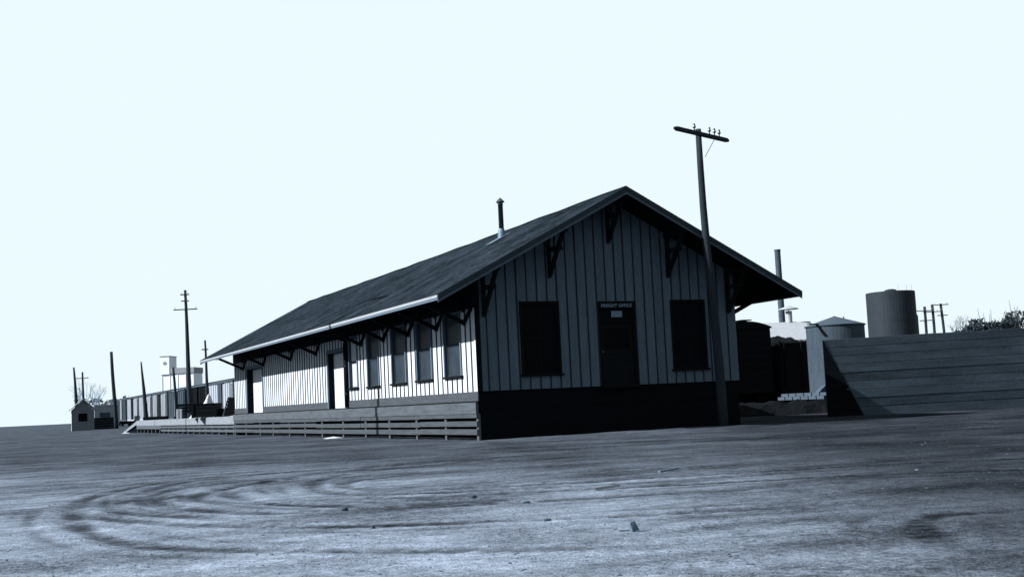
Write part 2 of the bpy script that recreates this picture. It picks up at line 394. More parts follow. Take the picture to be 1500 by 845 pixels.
    k = math_node(nt, 'MULTIPLY', math_node(nt, 'MULTIPLY', k, tone), stp.outputs[0])
    at = N(nt, 'ShaderNodeAttribute', attribute_name='churn')
    k = math_node(nt, 'MULTIPLY', k, math_node(nt, 'SUBTRACT', 1.0, math_node(nt, 'MULTIPLY', at.outputs['Fac'], 0.76, clamp=True)))
    vm = N(nt, 'ShaderNodeVectorMath', operation='SCALE'); vm.inputs[0].default_value = (0.82, 1.0, 1.30); L.new(k, vm.inputs['Scale'])
    L.new(vm.outputs[0], b.inputs['Base Color']); b.inputs['Roughness'].default_value = 0.95; b.inputs['Specular IOR Level'].default_value = 0.0
    bp = N(nt, 'ShaderNodeBump'); bp.inputs['Strength'].default_value = 1.0; bp.inputs['Distance'].default_value = 0.035
    L.new(math_node(nt, 'ADD', fine, math_node(nt, 'MULTIPLY', grit, 0.5)), bp.inputs['Height']); L.new(bp.outputs[0], b.inputs['Normal'])
    me.materials.append(m)
build_ground()
def gz(x, y): return ground_h(x, y, math.hypot(x+11.655, y+28))[0]

# ------------------------------------------------------------------ freight house
WID, LEN, OV, G0, G1 = 7.65, 29.24, 1.39, 1.115, 0.75
ZE, ZR, XR = 3.51, 6.205, 3.825
SL = (ZR-ZE)/(XR+OV)
TH = 0.13
def roof_top(x): return ZE+SL*(x+OV) if x <= XR else ZE+SL*(WID+OV-x)
def roof_under(x): return roof_top(x)-TH
FH_LOC = (XR, LEN/2, 0)
house = thing('freight_house', 'long white board and batten freight house with wide bracketed eaves and a dark gable end', 'freight house', FH_LOC)
def hp(name, mb, parent=None, smooth=False, label=None):
    if parent is None: return obj(name, mb, house, FH_LOC, smooth, label)
    return obj(name, mb, parent, (0, 0, 0), smooth, label)
# sub-parts live in the same space as their part (part origins sit at the house origin)
def hsub(name, mb, parent, smooth=False, label=None): return obj(name, mb, parent, FH_LOC, smooth, label)

def boarded(mb, s0, s1, z0, ztop, step, holes, place, mboard, mbat, batw=0.05, out=0.022):
    """vertical boards with battens; place(s, z, depth) gives the point, depth > 0 is outward"""
    cuts = {s0, s1}
    n = int(round((s1-s0)/step)); seams = [s0+(s1-s0)*i/n for i in range(n+1)]
    cuts |= set(seams)
    if s0 < XR < s1 and ztop(XR) > ztop(XR-1)+0.1: cuts.add(XR)
    for a, b, c, d in holes: cuts |= {a, b}
    cuts = sorted(cuts)
    for a, b in zip(cuts, cuts[1:]):
        if b-a < 1e-5: continue
        mid = (a+b)/2
        segs = [[z0, None]]
        hs = sorted([(c, d) for (p, q, c, d) in holes if p < mid < q])
        lo = z0; spans = []
        for c, d in hs: spans.append((lo, c)); lo = d
        spans.append((lo, None))
        for c, d in spans:
            ta, tb = (ztop(a), ztop(b)) if d is None else (d, d)
            if ta-c < 0.004: continue
            mb.poly([place(a, c, 0), place(b, c, 0), place(b, tb, 0), place(a, ta, 0)], [(0, 1, 2, 3)], mboard)
    for sm in seams[1:-1]:
        hs = sorted([(c, d) for (p, q, c, d) in holes if p-batw < sm < q+batw])
        lo = z0; spans = []
        for c, d in hs: spans.append((lo, c-0.02)); lo = d+0.02
        spans.append((lo, ztop(sm)-0.005))
        w = batw*(0.8+0.4*random.random())
        for c, d in spans:
            if d-c < 0.05: continue
            p = [place(sm-w/2, c, 0), place(sm+w/2, c, 0), place(sm+w/2, d, 0), place(sm-w/2, d, 0),
                 place(sm-w/2, c, out), place(sm+w/2, c, out), place(sm+w/2, d, out), place(sm-w/2, d, out)]
            mb.poly(p, [(4,5,6,7),(0,4,7,3),(1,2,6,5),(0,1,5,4),(3,7,6,2)], mbat)

P_left = lambda s, z, d: (-d, s, z)
P_gab = lambda s, z, d: (s, -d, z)
P_far = lambda s, z, d: (s, LEN+d, z)
P_right = lambda s, z, d: (WID+d, s, z)
LW = [(1.07, 2.16, 1.63, 3.20), (3.20, 4.30, 1.62, 3.20), (5.31, 6.47, 1.60, 3.20), (7.80, 8.83, 1.59, 3.20), (9.97, 10.80, 1.60, 3.20)]
LD = [(11.36, 13.35, 0.97, 2.84), (23.45, 26.45, 0.97, 2.86)]
GW = [(1.25, 2.24, 1.566, 3.33), (5.655, 6.615, 1.566, 3.33)]
GD = (3.46, 4.46, 1.2, 3.33)
zl = roof_under(0)
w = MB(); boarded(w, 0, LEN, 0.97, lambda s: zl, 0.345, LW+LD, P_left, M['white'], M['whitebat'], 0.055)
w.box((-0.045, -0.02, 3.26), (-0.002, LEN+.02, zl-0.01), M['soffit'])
hp('side_wall', w, label='sunlit white board and batten side wall')
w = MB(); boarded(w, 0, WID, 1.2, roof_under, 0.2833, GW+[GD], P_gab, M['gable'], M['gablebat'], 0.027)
w.box((-0.03, -0.03, 1.2), (0.10, 0.0, zl-0.06), M['framedk'])
w.box((-0.028, 0.0, 0.97), (-0.001, 0.09, zl-0.04), M['white'])
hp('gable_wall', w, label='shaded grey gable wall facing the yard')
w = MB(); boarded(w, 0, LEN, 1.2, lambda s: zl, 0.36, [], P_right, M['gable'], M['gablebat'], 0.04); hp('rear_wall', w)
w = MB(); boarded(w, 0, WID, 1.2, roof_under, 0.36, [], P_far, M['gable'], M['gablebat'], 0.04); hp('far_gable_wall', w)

# openings on the sunlit side
def side_window(i, a, b, z0, z1):
    m = MB(); t = 0.075; fm = M['frame']
    m.box((-0.035, a-t, z0), (0.10, a, z1+0.06), fm); m.box((-0.035, b, z0), (0.10, b+t, z1+0.06), fm)
    m.box((-0.035, a, z1), (0.10, b, z1+0.06), fm)
    win = hp('window', m)
    s = MB(); s.box((-0.075, a-t-0.05, z0-0.055), (0.10, b+t+0.05, z0), M['framedk']); hsub('sill', s, win)
    s = MB(); mid = (z0+z1)/2+0.02; q = 0.035
    sm = M['sash']
    for zz0, zz1, dx in ((z0, mid, 0.05), (mid, z1, 0.03)):
        s.box((dx, a, zz0), (dx+0.03, a+q, zz1), sm); s.box((dx, b-q, zz0), (dx+0.03, b, zz1), sm)
        s.box((dx-0.002, a+q, zz0), (dx+0.028, b-q, zz0+q), sm); s.box((dx-0.002, a+q, zz1-q), (dx+0.028, b-q, zz1), sm)
    hsub('sash', s, win)
    p = MB()
    pm = M['blind'] if i == 4 else M['glass']
    p.box((0.066, a+q, z0+q), (0.07, b-q, mid-q), pm); p.box((0.046, a+q, mid+q), (0.05, b-q, z1-q), pm)
    hsub('pane', p, win)
for i, o_ in enumerate(LW): side_window(i, *o_)

def freight_door(a, b, z0, z1, rec):
    m = MB(); t = 0.13
    m.box((-0.04, a-t, z0), (0, a, z1+t), M['frame']); m.box((-0.04, b, z0), (0, b+t, z1+t), M['frame']); m.box((-0.04, a, z1), (0, b, z1+t), M['frame'])
    m.box((0.0, b, z0), (rec+0.1, b+0.06, z1+0.05), M['darkwood']); m.box((0.0, a-0.06, z0), (rec+0.1, a, z1+0.05), M['darkwood'])
    m.box((0.0, a, z1), (rec+0.1, b, z1+0.05), M['darkwood']); m.box((0.0, a, z0-0.05), (rec+0.1, b, z0), M['trim'])
    fr = hp('door_frame', m)
    d = MB(); n = 8
    for k in range(n):
        y0 = a+(b-a)*k/n; y1 = a+(b-a)*(k+1)/n
        d.box((rec, y0+0.004, z0+0.003), (rec+0.04, y1-0.004, z1-0.003), M['doorwht'])
    d.box((rec+0.02, a, z0), (rec+0.05, b, z1), M['doorwht'])
    dr = hp('freight_door', d)
    h = MB(); h.box((rec-0.05, a+0.35, z0+0.95), (rec-0.03, a+0.39, z0+1.2), M['rust'])
    h.box((rec-0.03, a+0.35, z0+0.95), (rec, a+0.39, z0+0.98), M['rust']); h.box((rec-0.03, a+0.35, z0+1.17), (rec, a+0.39, z0+1.2), M['rust'])
    hsub('handle', h, dr)
freight_door(*LD[0], 0.19); freight_door(*LD[1], 0.25)
d = MB(); d.tube([(-0.07, 11.03, 0.98), (-0.07, 11.03, 3.05), (-0.07, 11.03, 3.2), (-0.75, 11.03, 3.42), (-1.25, 11.03, 3.38)], [0.085]*5, M['darkwood'], 10)
for z in (1.4, 2.3): d.box((-0.14, 10.955, z), (0, 11.105, z+0.04), M['rust'])
hp('downspout', d, smooth=True)

# openings on the gable
def gable_window(a, b, z0, z1):
    m = MB(); t = 0.06; fm = M['framedk']
    m.box((a-t, -0.03, z0), (a, 0.1, z1+0.07), fm); m.box((b, -0.03, z0), (b+t, 0.1, z1+0.07), fm); m.box((a, -0.03, z1), (b, 0.1, z1+0.07), fm)
    win = hp('window', m)
    s = MB(); s.box((a-t-0.04, -0.07, z0-0.05), (b+t+0.04, 0.1, z0), fm); hsub('sill', s, win)
    s = MB(); mid = (z0+z1)/2; q = 0.04
    for c, d_, dy in ((z0, mid, 0.05), (mid, z1, 0.03)):
        s.box((a, dy, c), (a+q, dy+0.03, d_), fm); s.box((b-q, dy, c), (b, dy+0.03, d_), fm)
        s.box((a+q, dy-0.002, c), (b-q, dy+0.028, c+q), fm); s.box((a+q, dy-0.002, d_-q), (b-q, dy+0.028, d_), fm)
        s.box(((a+b)/2-0.012, dy+0.004, c+q), ((a+b)/2+0.012, dy+0.022, d_-q), M['soffit'])
    hsub('sash', s, win)
    p = MB(); p.box((a+q, 0.066, z0+q), (b-q, 0.07, mid-q), M['glassdk']); p.box((a+q, 0.046, mid+q), (b-q, 0.05, z1-q), M['glassdk']); hsub('pane', p, win)
for o_ in GW: gable_window(*o_)
a, b, z0, z1 = GD
m = MB(); m.box((a-0.05, -0.02, z0), (a, 0.12, z1), M['framedk']); m.box((b, -0.02, z0), (b+0.05, 0.12, z1), M['framedk']); m.box((a-0.05, -0.02, z1), (b+0.05, 0.12, z1+0.05), M['framedk'])
m.box((a, -0.015, 2.83), (b, 0.12, 2.88), M['framedk']); m.box((a-0.05, -0.10, z0-0.06), (b+0.05, 0.12, z0), M['framedk'])
dfr = hp('door_frame', m)
m = MB(); m.box((a, 0.06, 2.88), (b, 0.065, 3.19), M['glassdk']); hsub('transom_pane', m, dfr)
m = MB(); m.box((3.84, 0.048, 2.97), (4.16, 0.058, 3.13), M['paper']); hsub('notice', m, dfr)
m = MB(); dk = M['doordk']
m.box((a, 0.07, z0), (a+0.12, 0.11, 2.83), dk); m.box((b-0.12, 0.07, z0), (b, 0.11, 2.83), dk)
for c, d_ in ((z0, 1.42), (1.62, 1.76), (2.02, 2.14), (2.68, 2.83)): m.box((a+0.12, 0.07, c), (b-0.12, 0.11, d_), dk)
m.box((a+0.12, 0.085, 1.42), (b-0.12, 0.10, 1.62), dk); m.box((a+0.12, 0.085, 1.76), (b-0.12, 0.10, 2.02), dk)
dr = hp('office_door', m)
m = MB(); m.box((a+0.12, 0.09, 2.14), (b-0.12, 0.095, 2.68), M['glassdk']); hsub('pane', m, dr)
m = MB(); m.tube([(a+0.07, 0.07, 2.08), (a+0.07, 0.02, 2.08)], [0.015, 0.03], M['rust'], 10); hsub('door_knob', m, dr)
m = MB(); m.box((a+0.005, -0.03, 3.19), (b-0.005, 0.06, 3.335), M['framedk']); sg = hp('office_sign', m, label='small dark sign over the office door reading FREIGHT OFFICE')
cu = bpy.data.curves.new('sign_text', 'FONT'); cu.body = 'FREIGHT OFFICE'; cu.size = 0.118; cu.extrude = 0.003; cu.align_x = 'CENTER'; cu.align_y = 'CENTER'; cu.space_character = 1.06; cu.offset = 0.0015
tmp = bpy.data.objects.new('sign_text', cu); COL.objects.link(tmp); bpy.context.view_layer.update()
me = bpy.data.meshes.new_from_object(tmp.evaluated_get(bpy.context.evaluated_depsgraph_get()))
bpy.data.objects.remove(tmp)
me.materials.clear(); me.materials.append(M['letter'])
wtxt = max(v.co.x for v in me.vertices)-min(v.co.x for v in me.vertices); kx = 0.90/wtxt
for v in me.vertices: v.co = Vector((v.co.x*kx, -v.co.z, v.co.y))
me.transform(Matrix.Translation(Vector(((a+b)/2-FH_LOC[0], -0.035-FH_LOC[1], 3.262))))
tl = link(bpy.data.objects.new('lettering', me), sg)

# base: dark skirting under the gable, plank trim and open slats along the side
m = MB()
for k in range(6):
    z = 0.0-0.15+k*0.225
    m.box((-0.025, 0.035+0.004*(k % 2), z), (WID-0.02, 0.09, z+0.219), M['tar'])
m.box((WID-0.09, 0.1, -0.1), (WID-0.04, LEN-0.1, 1.2), M['tar']); m.box((0.1, LEN-0.09, -0.1), (WID-0.1, LEN-0.05, 1.2), M['tar'])
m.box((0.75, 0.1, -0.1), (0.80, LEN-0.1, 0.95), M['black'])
m.box((-0.02, 0.02, 1.172), (WID+0.02, 0.12, 1.197), M['tar'])
hp('foundation_skirting', m, label='black tarred skirting under the gable')
m = MB(); m.box((-0.03, -0.005, 0.97), (-0.002, 11.2, 1.2), M['trim']); m.box((-0.03, 13.5, 0.97), (-0.002, 23.3, 1.2), M['trim']); m.box((-0.03, 26.6, 0.97), (-0.002, LEN, 1.2), M['trim'])
m.box((-0.055, -0.005, 0.94), (0.05, LEN, 0.97), M['framedk'])
hp('wall_trim', m)
m = MB(); m.box((-0.10, 0.0, 0.66), (-0.03, LEN+0.02, 0.935), M['trimlt']); m.box((-0.03, 0.12, 0.90), (0.35, LEN, 0.93), M['trimlt']); hp('platform_edge_board', m)
m = MB()
ys = [0.0, 4.1, 9.6, 14.9, 20.3, 25.1, LEN]
for (z0, z1) in ((0.545, 0.655), (0.335, 0.465), (0.135, 0.272)):
    for y0, y1 in zip(ys, ys[1:]):
        j = random.uniform(-0.012, 0.012)
        m.box((-0.085+random.uniform(-.008, .008), y0+0.006, z0+j), (-0.045, y1-0.006, z1+j), M['trim'])
hp('slatted_skirt', m)
for y in (0.06, 2.24, 4.49, 6.87, 9.21, 11.68, 14.28, 16.6, 18.95, 21.65, 24.0, 26.83, 29.1):
    m = MB(); m.box((-0.044, y-0.06, -0.15), (0.015, y+0.07, 0.66), M['trimlt']); hp('skirt_post', m)

# roof
m = MB(); sh, so_ = M['shingle'], M['soffit']
y0, y1 = -G0, LEN+G1
def sag(y): return -0.05*math.sin(math.pi*(y-y0)/(y1-y0))+0.012*math.sin(y*1.9)
ny = 24; nx = 6
for side in (0, 1):
    x_e = -OV if side == 0 else WID+OV
    rows = []
    for i in range(ny+1):
        y = y0+(y1-y0)*i/ny
        rows.append([(x_e+(XR-x_e)*j/nx, y, roof_top(x_e+(XR-x_e)*j/nx)+sag(y)*(j/nx)*(1-0.0*j)) for j in range(nx+1)])
    vv = [p for r_ in rows for p in r_]
    ff = [(i*(nx+1)+j, i*(nx+1)+j+1, (i+1)*(nx+1)+j+1, (i+1)*(nx+1)+j) for i in range(ny) for j in range(nx)]
    m.poly(vv, ff, sh)
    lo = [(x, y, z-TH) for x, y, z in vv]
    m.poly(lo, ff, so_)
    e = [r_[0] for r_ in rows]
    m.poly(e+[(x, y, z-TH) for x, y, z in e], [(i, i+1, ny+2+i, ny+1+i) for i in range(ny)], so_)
    for r_ in (rows[0], rows[-1]):
        m.poly(r_+[(x, y, z-TH) for x, y, z in r_], [(i, i+1, nx+2+i, nx+1+i) for i in range(nx)], M['rake'])
    # butt edge of the shingles standing past the eave
    for i in range(ny):
        (xa, ya, za), (xb, yb, zb) = e[i], e[i+1]; s_ = -1 if side == 0 else 1
        m.poly([(xa, ya, za+0.004), (xb, yb, zb+0.004), (xb+s_*0.03, yb, zb-0.012), (xa+s_*0.03, ya, za-0.012), (xb+s_*0.03, yb, zb-0.03), (xa+s_*0.03, ya, za-0.03)], [(0, 1, 2, 3), (3, 2, 4, 5)], sh)
roof = hp('roof', m, label='long shingled gable roof')
m = MB()
for i in range(ny):
    ya, yb = y0+(y1-y0)*i/ny, y0+(y1-y0)*(i+1)/ny; za, zb = ZR+sag(ya), ZR+sag(yb)
    m.poly([(XR-0.14, ya, za-0.055), (XR, ya, za+0.022), (XR+0.14, ya, za-0.055), (XR-0.14, yb, zb-0.055), (XR, yb, zb+0.022), (XR+0.14, yb, zb-0.055)], [(0, 1, 4, 3), (1, 2, 5, 4)], sh)
hsub('ridge_cap', m, roof)
def rake(yf, out):
    m = MB()
    for s_ in (0, 1):
        xe = -OV-0.01 if s_ == 0 else WID+OV+0.01
        zf = lambda x: roof_top(x)
        for (o0, o1, t0, t1, mm) in ((0.0, 0.035, 0.005, 0.135, 'rake'), (0.0, 0.022, 0.14, 0.205, 'rakelt')):
            ya, yb = yf+out*o0, yf+out*o1
            pr = [(xe, zf(xe)-t0), (XR, ZR-t0), (XR, ZR-t1), (xe, zf(xe)-t1)]
            m.prism(pr, 'y', ya, yb, M[mm])
    return m
hp('rake_board', rake(-G0-0.002, -1)); hp('rake_board', rake(LEN+G1+0.002, 1))
for s_, x in ((-1, -OV), (1, WID+OV)):
    m = MB(); ze = ZE
    m.box((x, y0, ze-0.095), (x+s_*0.024, y1, ze-0.03), M['fascia']); m.box((x-s_*0.004, y0, ze-0.155), (x+s_*0.014, y1, ze-0.097), M['fascia2'])
    hp('eave_fascia', m, label='white eave board' if s_ < 0 else None)
# brackets
def eave_bracket(y, left=True):
    m = MB(); dw = M['darkwood']; s_ = -1 if left else 1; X = 0 if left else WID
    foot = 2.93
    m.bar((X+s_*0.03, y, foot), (X+s_*1.18, y, roof_under(-1.18)-0.03), 0.085, 0.10, dw)
    m.bar((X+s_*0.02, y, roof_under(-0.05)-0.06), (X+s_*1.25, y, roof_under(-1.25)-0.05), 0.09, 0.10, dw)
    m.bar((X+s_*0.05, y, foot-0.06), (X+s_*0.05, y, foot+.06), 0.08, 0.07, dw)
    m.bar((X+s_*0.07, y, 3.2), (X+s_*0.07, y, roof_under(0)), 0.08, 0.04, dw)
    m.bar((X+s_*0.05, y-0.02, foot+0.02), (X+s_*0.045, y-0.55, foot+0.36), 0.06, 0.075, dw)  # diagonal on the wall, a dark bar modelled in place of the brace's bounce shadow
    hp('eave_bracket', m)
for y in (0.67, 2.65, 4.95, 7.15, 9.45, 14.8, 18.5, 23.1, 27.1): eave_bracket(y)
for y in (0.6, 6.0, 12.0, 18.0, 24.0, 28.6): eave_bracket(y, False)
def gable_bracket(x, Y=0.0, s_=-1):
    m = MB(); dw = M['darkwood']; zt = roof_under(x)-0.07; h = 1.05
    m.bar((x, Y+s_*0.03, zt-h), (x, Y+s_*0.92, zt-0.02), 0.09, 0.09, dw)
    m.bar((x, Y+s_*0.045, zt-h-0.06), (x, Y+s_*0.045, zt), 0.08, 0.07, dw)
    m.bar((x, Y, zt), (x, Y+s_*1.04, zt), 0.11, 0.12, dw)
    m.bar((x-0.14, Y+s_*0.40, zt-0.42), (x+0.10, Y+s_*0.62, zt-0.42), 0.07, 0.09, dw)
    m.bar((x, Y+s_*0.02, zt-0.42), (x, Y+s_*0.66, zt-0.42), 0.07, 0.08, dw)
    hp('gable_bracket', m)
for x in (0.22, 2.08, 3.825, 5.57, 7.43): gable_bracket(x)
for x in (0.22, 3.825, 7.43): gable_bracket(x, LEN, 1)
# stove pipe through the roof
px, py = 2.86, 4.6; zb = roof_top(px)
m = MB(); m.tube([(px, py, zb-0.15), (px, py, zb+0.95), (px, py, zb+0.95), (px, py, zb+1.0)], [0.075, 0.072, 0.078, 0.078], M['rust'], 16); pipe = hp('stove_pipe', m, smooth=True)
m = MB(); m.tube([(px, py, zb+1.02), (px, py, zb+1.04), (px, py, zb+1.15)], [0.125, 0.125, 0.02], M['rust'], 16)
for t in (0.5, 2.6, 4.7): m.tube([(px+0.08*math.cos(t), py+0.08*math.sin(t), zb+0.98), (px+0.08*math.cos(t), py+0.08*math.sin(t), zb+1.04)], [0.008]*2, M['rust'], 5)
hsub('pipe_cap', m, pipe)
m = MB(); m.tube([(px, py, zb-0.1), (px, py, zb+0.17), (px, py, zb+0.24)], [0.13, 0.10, 0.08], M['tin'], 16)
m.poly([(px-0.45, py-0.22, roof_top(px-0.45)+0.012), (px+0.2, py-0.22, roof_top(px+0.2)+0.012), (px+0.2, py+0.25, roof_top(px+0.2)+0.012), (px-0.45, py+0.25, roof_top(px-0.45)+0.012)], [(0, 1, 2, 3)], M['tin'])
hsub('pipe_flashing', m, pipe, smooth=False)

# ------------------------------------------------------------------ far platform beyond the building
PL = (3.5, 48, 0)
pf = thing('loading_platform', 'long low plank loading platform with a sloping far end, beyond the freight house', 'loading platform', PL)
PY0, PY1, PY2, PX = LEN+0.05, 63.5, 71.5, 7.4
m = MB()
n = 80
for k in range(n):
    ya, yb = PY0+(PY1-PY0)*k/n, PY0+(PY1-PY0)*(k+1)/n
    m.box((0.0, ya+0.008, 0.80+random.uniform(-.006, .006)), (PX, yb-0.008, 0.86), M['deckpale'])
obj('deck', m, pf, PL)
m = MB()
for y0_, y1_ in zip((PY0, 35, 41.5, 48, 54.5), (35, 41.5, 48, 54.5, PY1)):
    m.box((-0.05+random.uniform(-.01, .01), y0_+.01, 0.50), (-0.002, y1_-.01, 0.84), M['deckpale'])
obj('edge_board', m, pf, PL)
m = MB()
for (z0, z1) in ((0.33, 0.44), (0.13, 0.25)):
    m.box((-0.04, PY0, z0), (0.0, 52, z1), M['trimlt'])
m.box((-0.045, 52, 0.27), (0.0, PY1, 0.49), M['trimlt'])
obj('slatted_skirt', m, pf, PL)
for k in range(20):
    m = MB(); y = PY0+0.4+k*1.78; m.box((0.0, y-0.08, -0.1), (0.16, y+0.08, 0.8), M['trimlt']); obj('post', m, pf, PL)
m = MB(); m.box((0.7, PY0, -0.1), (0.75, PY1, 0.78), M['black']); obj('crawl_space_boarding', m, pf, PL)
m = MB(); m.prism([(PY1, 0.86), (PY2, 0.05), (PY2, -0.1), (PY1, 0.62)], 'x', 0.0, PX, M['deckpale'])
m.prism([(PY1+.05, 0.6), (PY2-0.6, -0.05), (PY1+.05, -0.05)], 'x', 0.12, PX-.1, M['tar']); obj('ramp', m, pf, PL)

# goods standing on the platform
def crate(name, w_, d_, h_, mm, slat):
    m = MB()
    m.box((-w_/2+.02, -d_/2+.02, 0.02), (w_/2-.02, d_/2-.02, h_-.02), mm)
    n = max(3, int(h_/slat)); g = 0.015
    for k in range(n):
        a_, b_ = h_*k/n+g, h_*(k+1)/n-g
        m.box((-w_/2, -d_/2, a_), (w_/2, -d_/2+0.019, b_), mm); m.box((-w_/2, -d_/2+0.02, a_), (-w_/2+0.019, d_/2, b_), mm)
        m.box((w_/2-.019, -d_/2+.02, a_), (w_/2, d_/2, b_), mm)
    for x in (-w_/2, w_/2-0.09): m.box((x+.002, -d_/2-0.03, 0), (x+0.088, -d_/2-.001, h_), mm)
    for y in (-d_/2, d_/2-0.09): m.box((-w_/2-.03, y+.002, 0), (-w_/2-.001, y+0.088, h_), mm)
    m.box((-w_/2-.02, -d_/2-.02, h_-.03), (w_/2+.02, d_/2+.02, h_+.005), mm)
    return m
solo('crate', crate('crate', 1.25, 1.6, 0.72, M['darkwood'], 0.2), 'large dark low crate on the platform in front of the white canvas load', 'crate', (0.15, 37.2, 0.862), rz=R(-20))
solo('crate', crate('crate', 0.42, 0.8, 0.42, M['tar'], 0.2), 'small black box on the platform beside the large dark crate', 'crate', (1.05, 37.0, 0.862), rz=R(-20))
t = thing('slatted_rack', 'dark slatted rack leaning with sloping pale edge on the platform by the building corner', 'rack', (0.62, 32.8, 0.862), R(-24))
m = MB()
for k in range(6):
    z = 0.05+k*0.15; x0 = -0.42+0.30*z
    m.box((x0, -0.25, z), (0.45, -0.20, z+0.12), M['darkwood']); m.box((x0, 0.20, z), (0.45, 0.25, z+0.12), M['darkwood'])
m.prism([(-0.38, 0.03), (0.43, 0.03), (0.43, 0.9), (-0.13, 0.9)], 'y', -0.19, 0.19, M['tar'])
obj('slats', m, t)
m = MB(); m.bar((-0.46, -0.22, 0), (-0.16, -0.22, 0.95), 0.05, 0.06, M['trimlt']); m.bar((-0.46, 0.22, 0), (-0.16, 0.22, 0.95), 0.05, 0.06, M['trimlt']); obj('sloping_rail', m, t)
m = MB()
nu, nv = 18, 14
for i in range(nu+1):
    for j in range(nv+1):
        u, v = i/nu*2-1, j/nv*2-1
        h = 0.72*max(0, 1-abs(u)**3)*max(0, 1-abs(v)**4)
        h += 0.62*math.exp(-((u-0.45)/0.26)**2-(v/0.6)**2)
        h += 0.05*noise.noise(Vector((u*2.5, v*2.5, 1)))
        m.v.append((u*0.62, v*0.9, max(0, h)))
for i in range(nu):
    for j in range(nv):
        a_ = i*(nv+1)+j; m.f.append([a_, a_+nv+1, a_+nv+2, a_+1]); m.m.append(0)
m.mats.append(M['canvas'])
solo('canvas_covered_load', m, 'white canvas covered load with a hump, standing behind the dark crate on the platform', 'covered load', (0.42, 39.4, 0.864), smooth=True, rz=R(-24))
solo('crate', crate('crate', 0.30, 0.4, 0.62, M['canvas'], 0.3), 'narrow upright white box by a pole at the platform back', 'box', (1.6, 55.0, 0.862), rz=R(-15))
solo('crate', crate('crate', 0.5, 0.5, 0.3, M['trimlt'], 0.15), 'small pale crate on the deck near the tall crossarm pole', 'crate', (1.9, 52.0, 0.862), rz=R(-15))
m = MB()
for k in range(5):
    for q in range(3-(k > 2)):
        m.box((-1.1+0.03*k+random.uniform(-.04, .04), q*0.26, k*0.2), (1.1+random.uniform(-.1, .1), q*0.26+0.23, k*0.2+0.17), M['tar'])
solo('tie_stack', m, 'low stack of dark railroad ties on the platform under the boxcars', 'railroad ties', (2.6, 56.5, 0.862), rz=R(-20))

# ------------------------------------------------------------------ poles
def pole(name, label, base, top_off, height, r0_, r1_, mm, arms=(), group=None, sag_=0.0):
    """leaning tapered wooden pole; arms: (z, half length, direction deg, insulator offsets)"""
    t = thing(name, label, 'utility pole', base, 0, group)
    m = MB(); n = 9; pts = []; rr = []
    for i in range(n):
        u = i/(n-1); wob = 0.02*math.sin(u*7+base[0])
        pts.append((top_off[0]*u+wob, top_off[1]*u-wob, -0.3+(height+0.3)*u)); rr.append(r0_+(r1_-r0_)*u)
    m.tube(pts, rr, mm, 14)
    obj('pole_shaft', m, t, smooth=True)
    for (z, hl, deg, ins) in arms:
        u = z/height; cx_, cy_ = top_off[0]*u, top_off[1]*u
        dx, dy = math.cos(R(deg)), math.sin(R(deg)); fx, fy = dy, -dx
        c = Vector((cx_+fx*(r1_+0.05), cy_+fy*(r1_+0.05), z))
        D_ = Vector((dx, dy, 0))
        m = MB()
        e = 0.10
        m.bar(c-D_*(hl-e), c+D_*(hl-e), 0.085, 0.10, mm)
        for s_ in (-1, 1):
            m.tube([c+D_*s_*(hl-e), c+D_*s_*(hl-e*0.4), c+D_*s_*hl], [0.05, 0.046, 0.025], mm, 10)
        ao = obj('crossarm', m, t)
        for q in ins:
            p = c+D_*q+Vector((0, 0, 0.06)); m = MB()
            m.tube([p, p+Vector((0, 0, 0.06)), p+Vector((0, 0, 0.065)), p+Vector((0, 0, 0.10)), p+Vector((0, 0, 0.12)), p+Vector((0, 0, 0.16)), p+Vector((0, 0, 0.185))], [0.014, 0.014, 0.04, 0.042, 0.03, 0.032, 0.012], M['glassy'], 10)
            obj('insulator', m, ao, smooth=True)
    return t
MP = pole('utility_pole', 'tall leaning wooden pole with one crossarm standing in front of the dark gable', (6.14, -1.36, gz(6.14, -1.36)), (-0.23, 0.0), 7.66, 0.135, 0.075, M['pole'],
     [(7.50, 1.28, 24.0, (-0.35, 0.36, 0.60, 0.83))])
m = MB(); m.tube([(0.28, 0.0, 7.43), (-0.10, -0.07, 6.92)], [0.008, 0.008], M['tin'], 6); obj('brace_wire', m, MP)
gp = 'poles beyond the platform'
def fpole(label, base, top, r0_, r1_, arms=(), mm='poledk', z0=0.0):
    pole('utility_pole', label, (base[0], base[1], z0), (top[0]-base[0], top[1]-base[1]), top[2], r0_, r1_, M[mm], arms, gp)
fpole('tallest far pole with two short crossarms, rising between the elevator and the roof eave', (8.4, 91.0), (8.09, 90.8, 12.95), 0.27, 0.12,
      [(11.1, 1.15, -25, (-1, 1)), (12.5, 0.45, -25, (-0.3, 0.3)), (11.9, 0.4, -25, ())])
fpole('far pole leaning behind the tip of the roof eave', (7.85, 78.6), (7.58, 78.4, 7.4), 0.17, 0.08, [(6.6, 0.3, -25, ())])
fpole('short thin pole in front of the white elevator', (9.45, 105.5), (9.12, 105.4, 6.25), 0.18, 0.12)
fpole('leaning thin-topped pole between the elevator and the bare pole without arms', (10.7, 137.8), (10.12, 137.8, 8.4), 0.36, 0.09)
fpole('bare straight pole without arms just right of the small shed', (5.9, 128.9), (5.43, 128.8, 9.33), 0.26, 0.17)
fpole('leftmost far pole, rising behind the roof of the small shed', (2.6, 141.5), (2.12, 141.4, 8.1), 0.30, 0.11)
fpole('far pole with a short crossarm directly behind the small shed peak', (4.2, 152.0), (4.09, 151.6, 7.85), 0.2, 0.12, [(7.0, 0.9, -25, (-.7, .7))])
gp = 'poles behind the embankment'
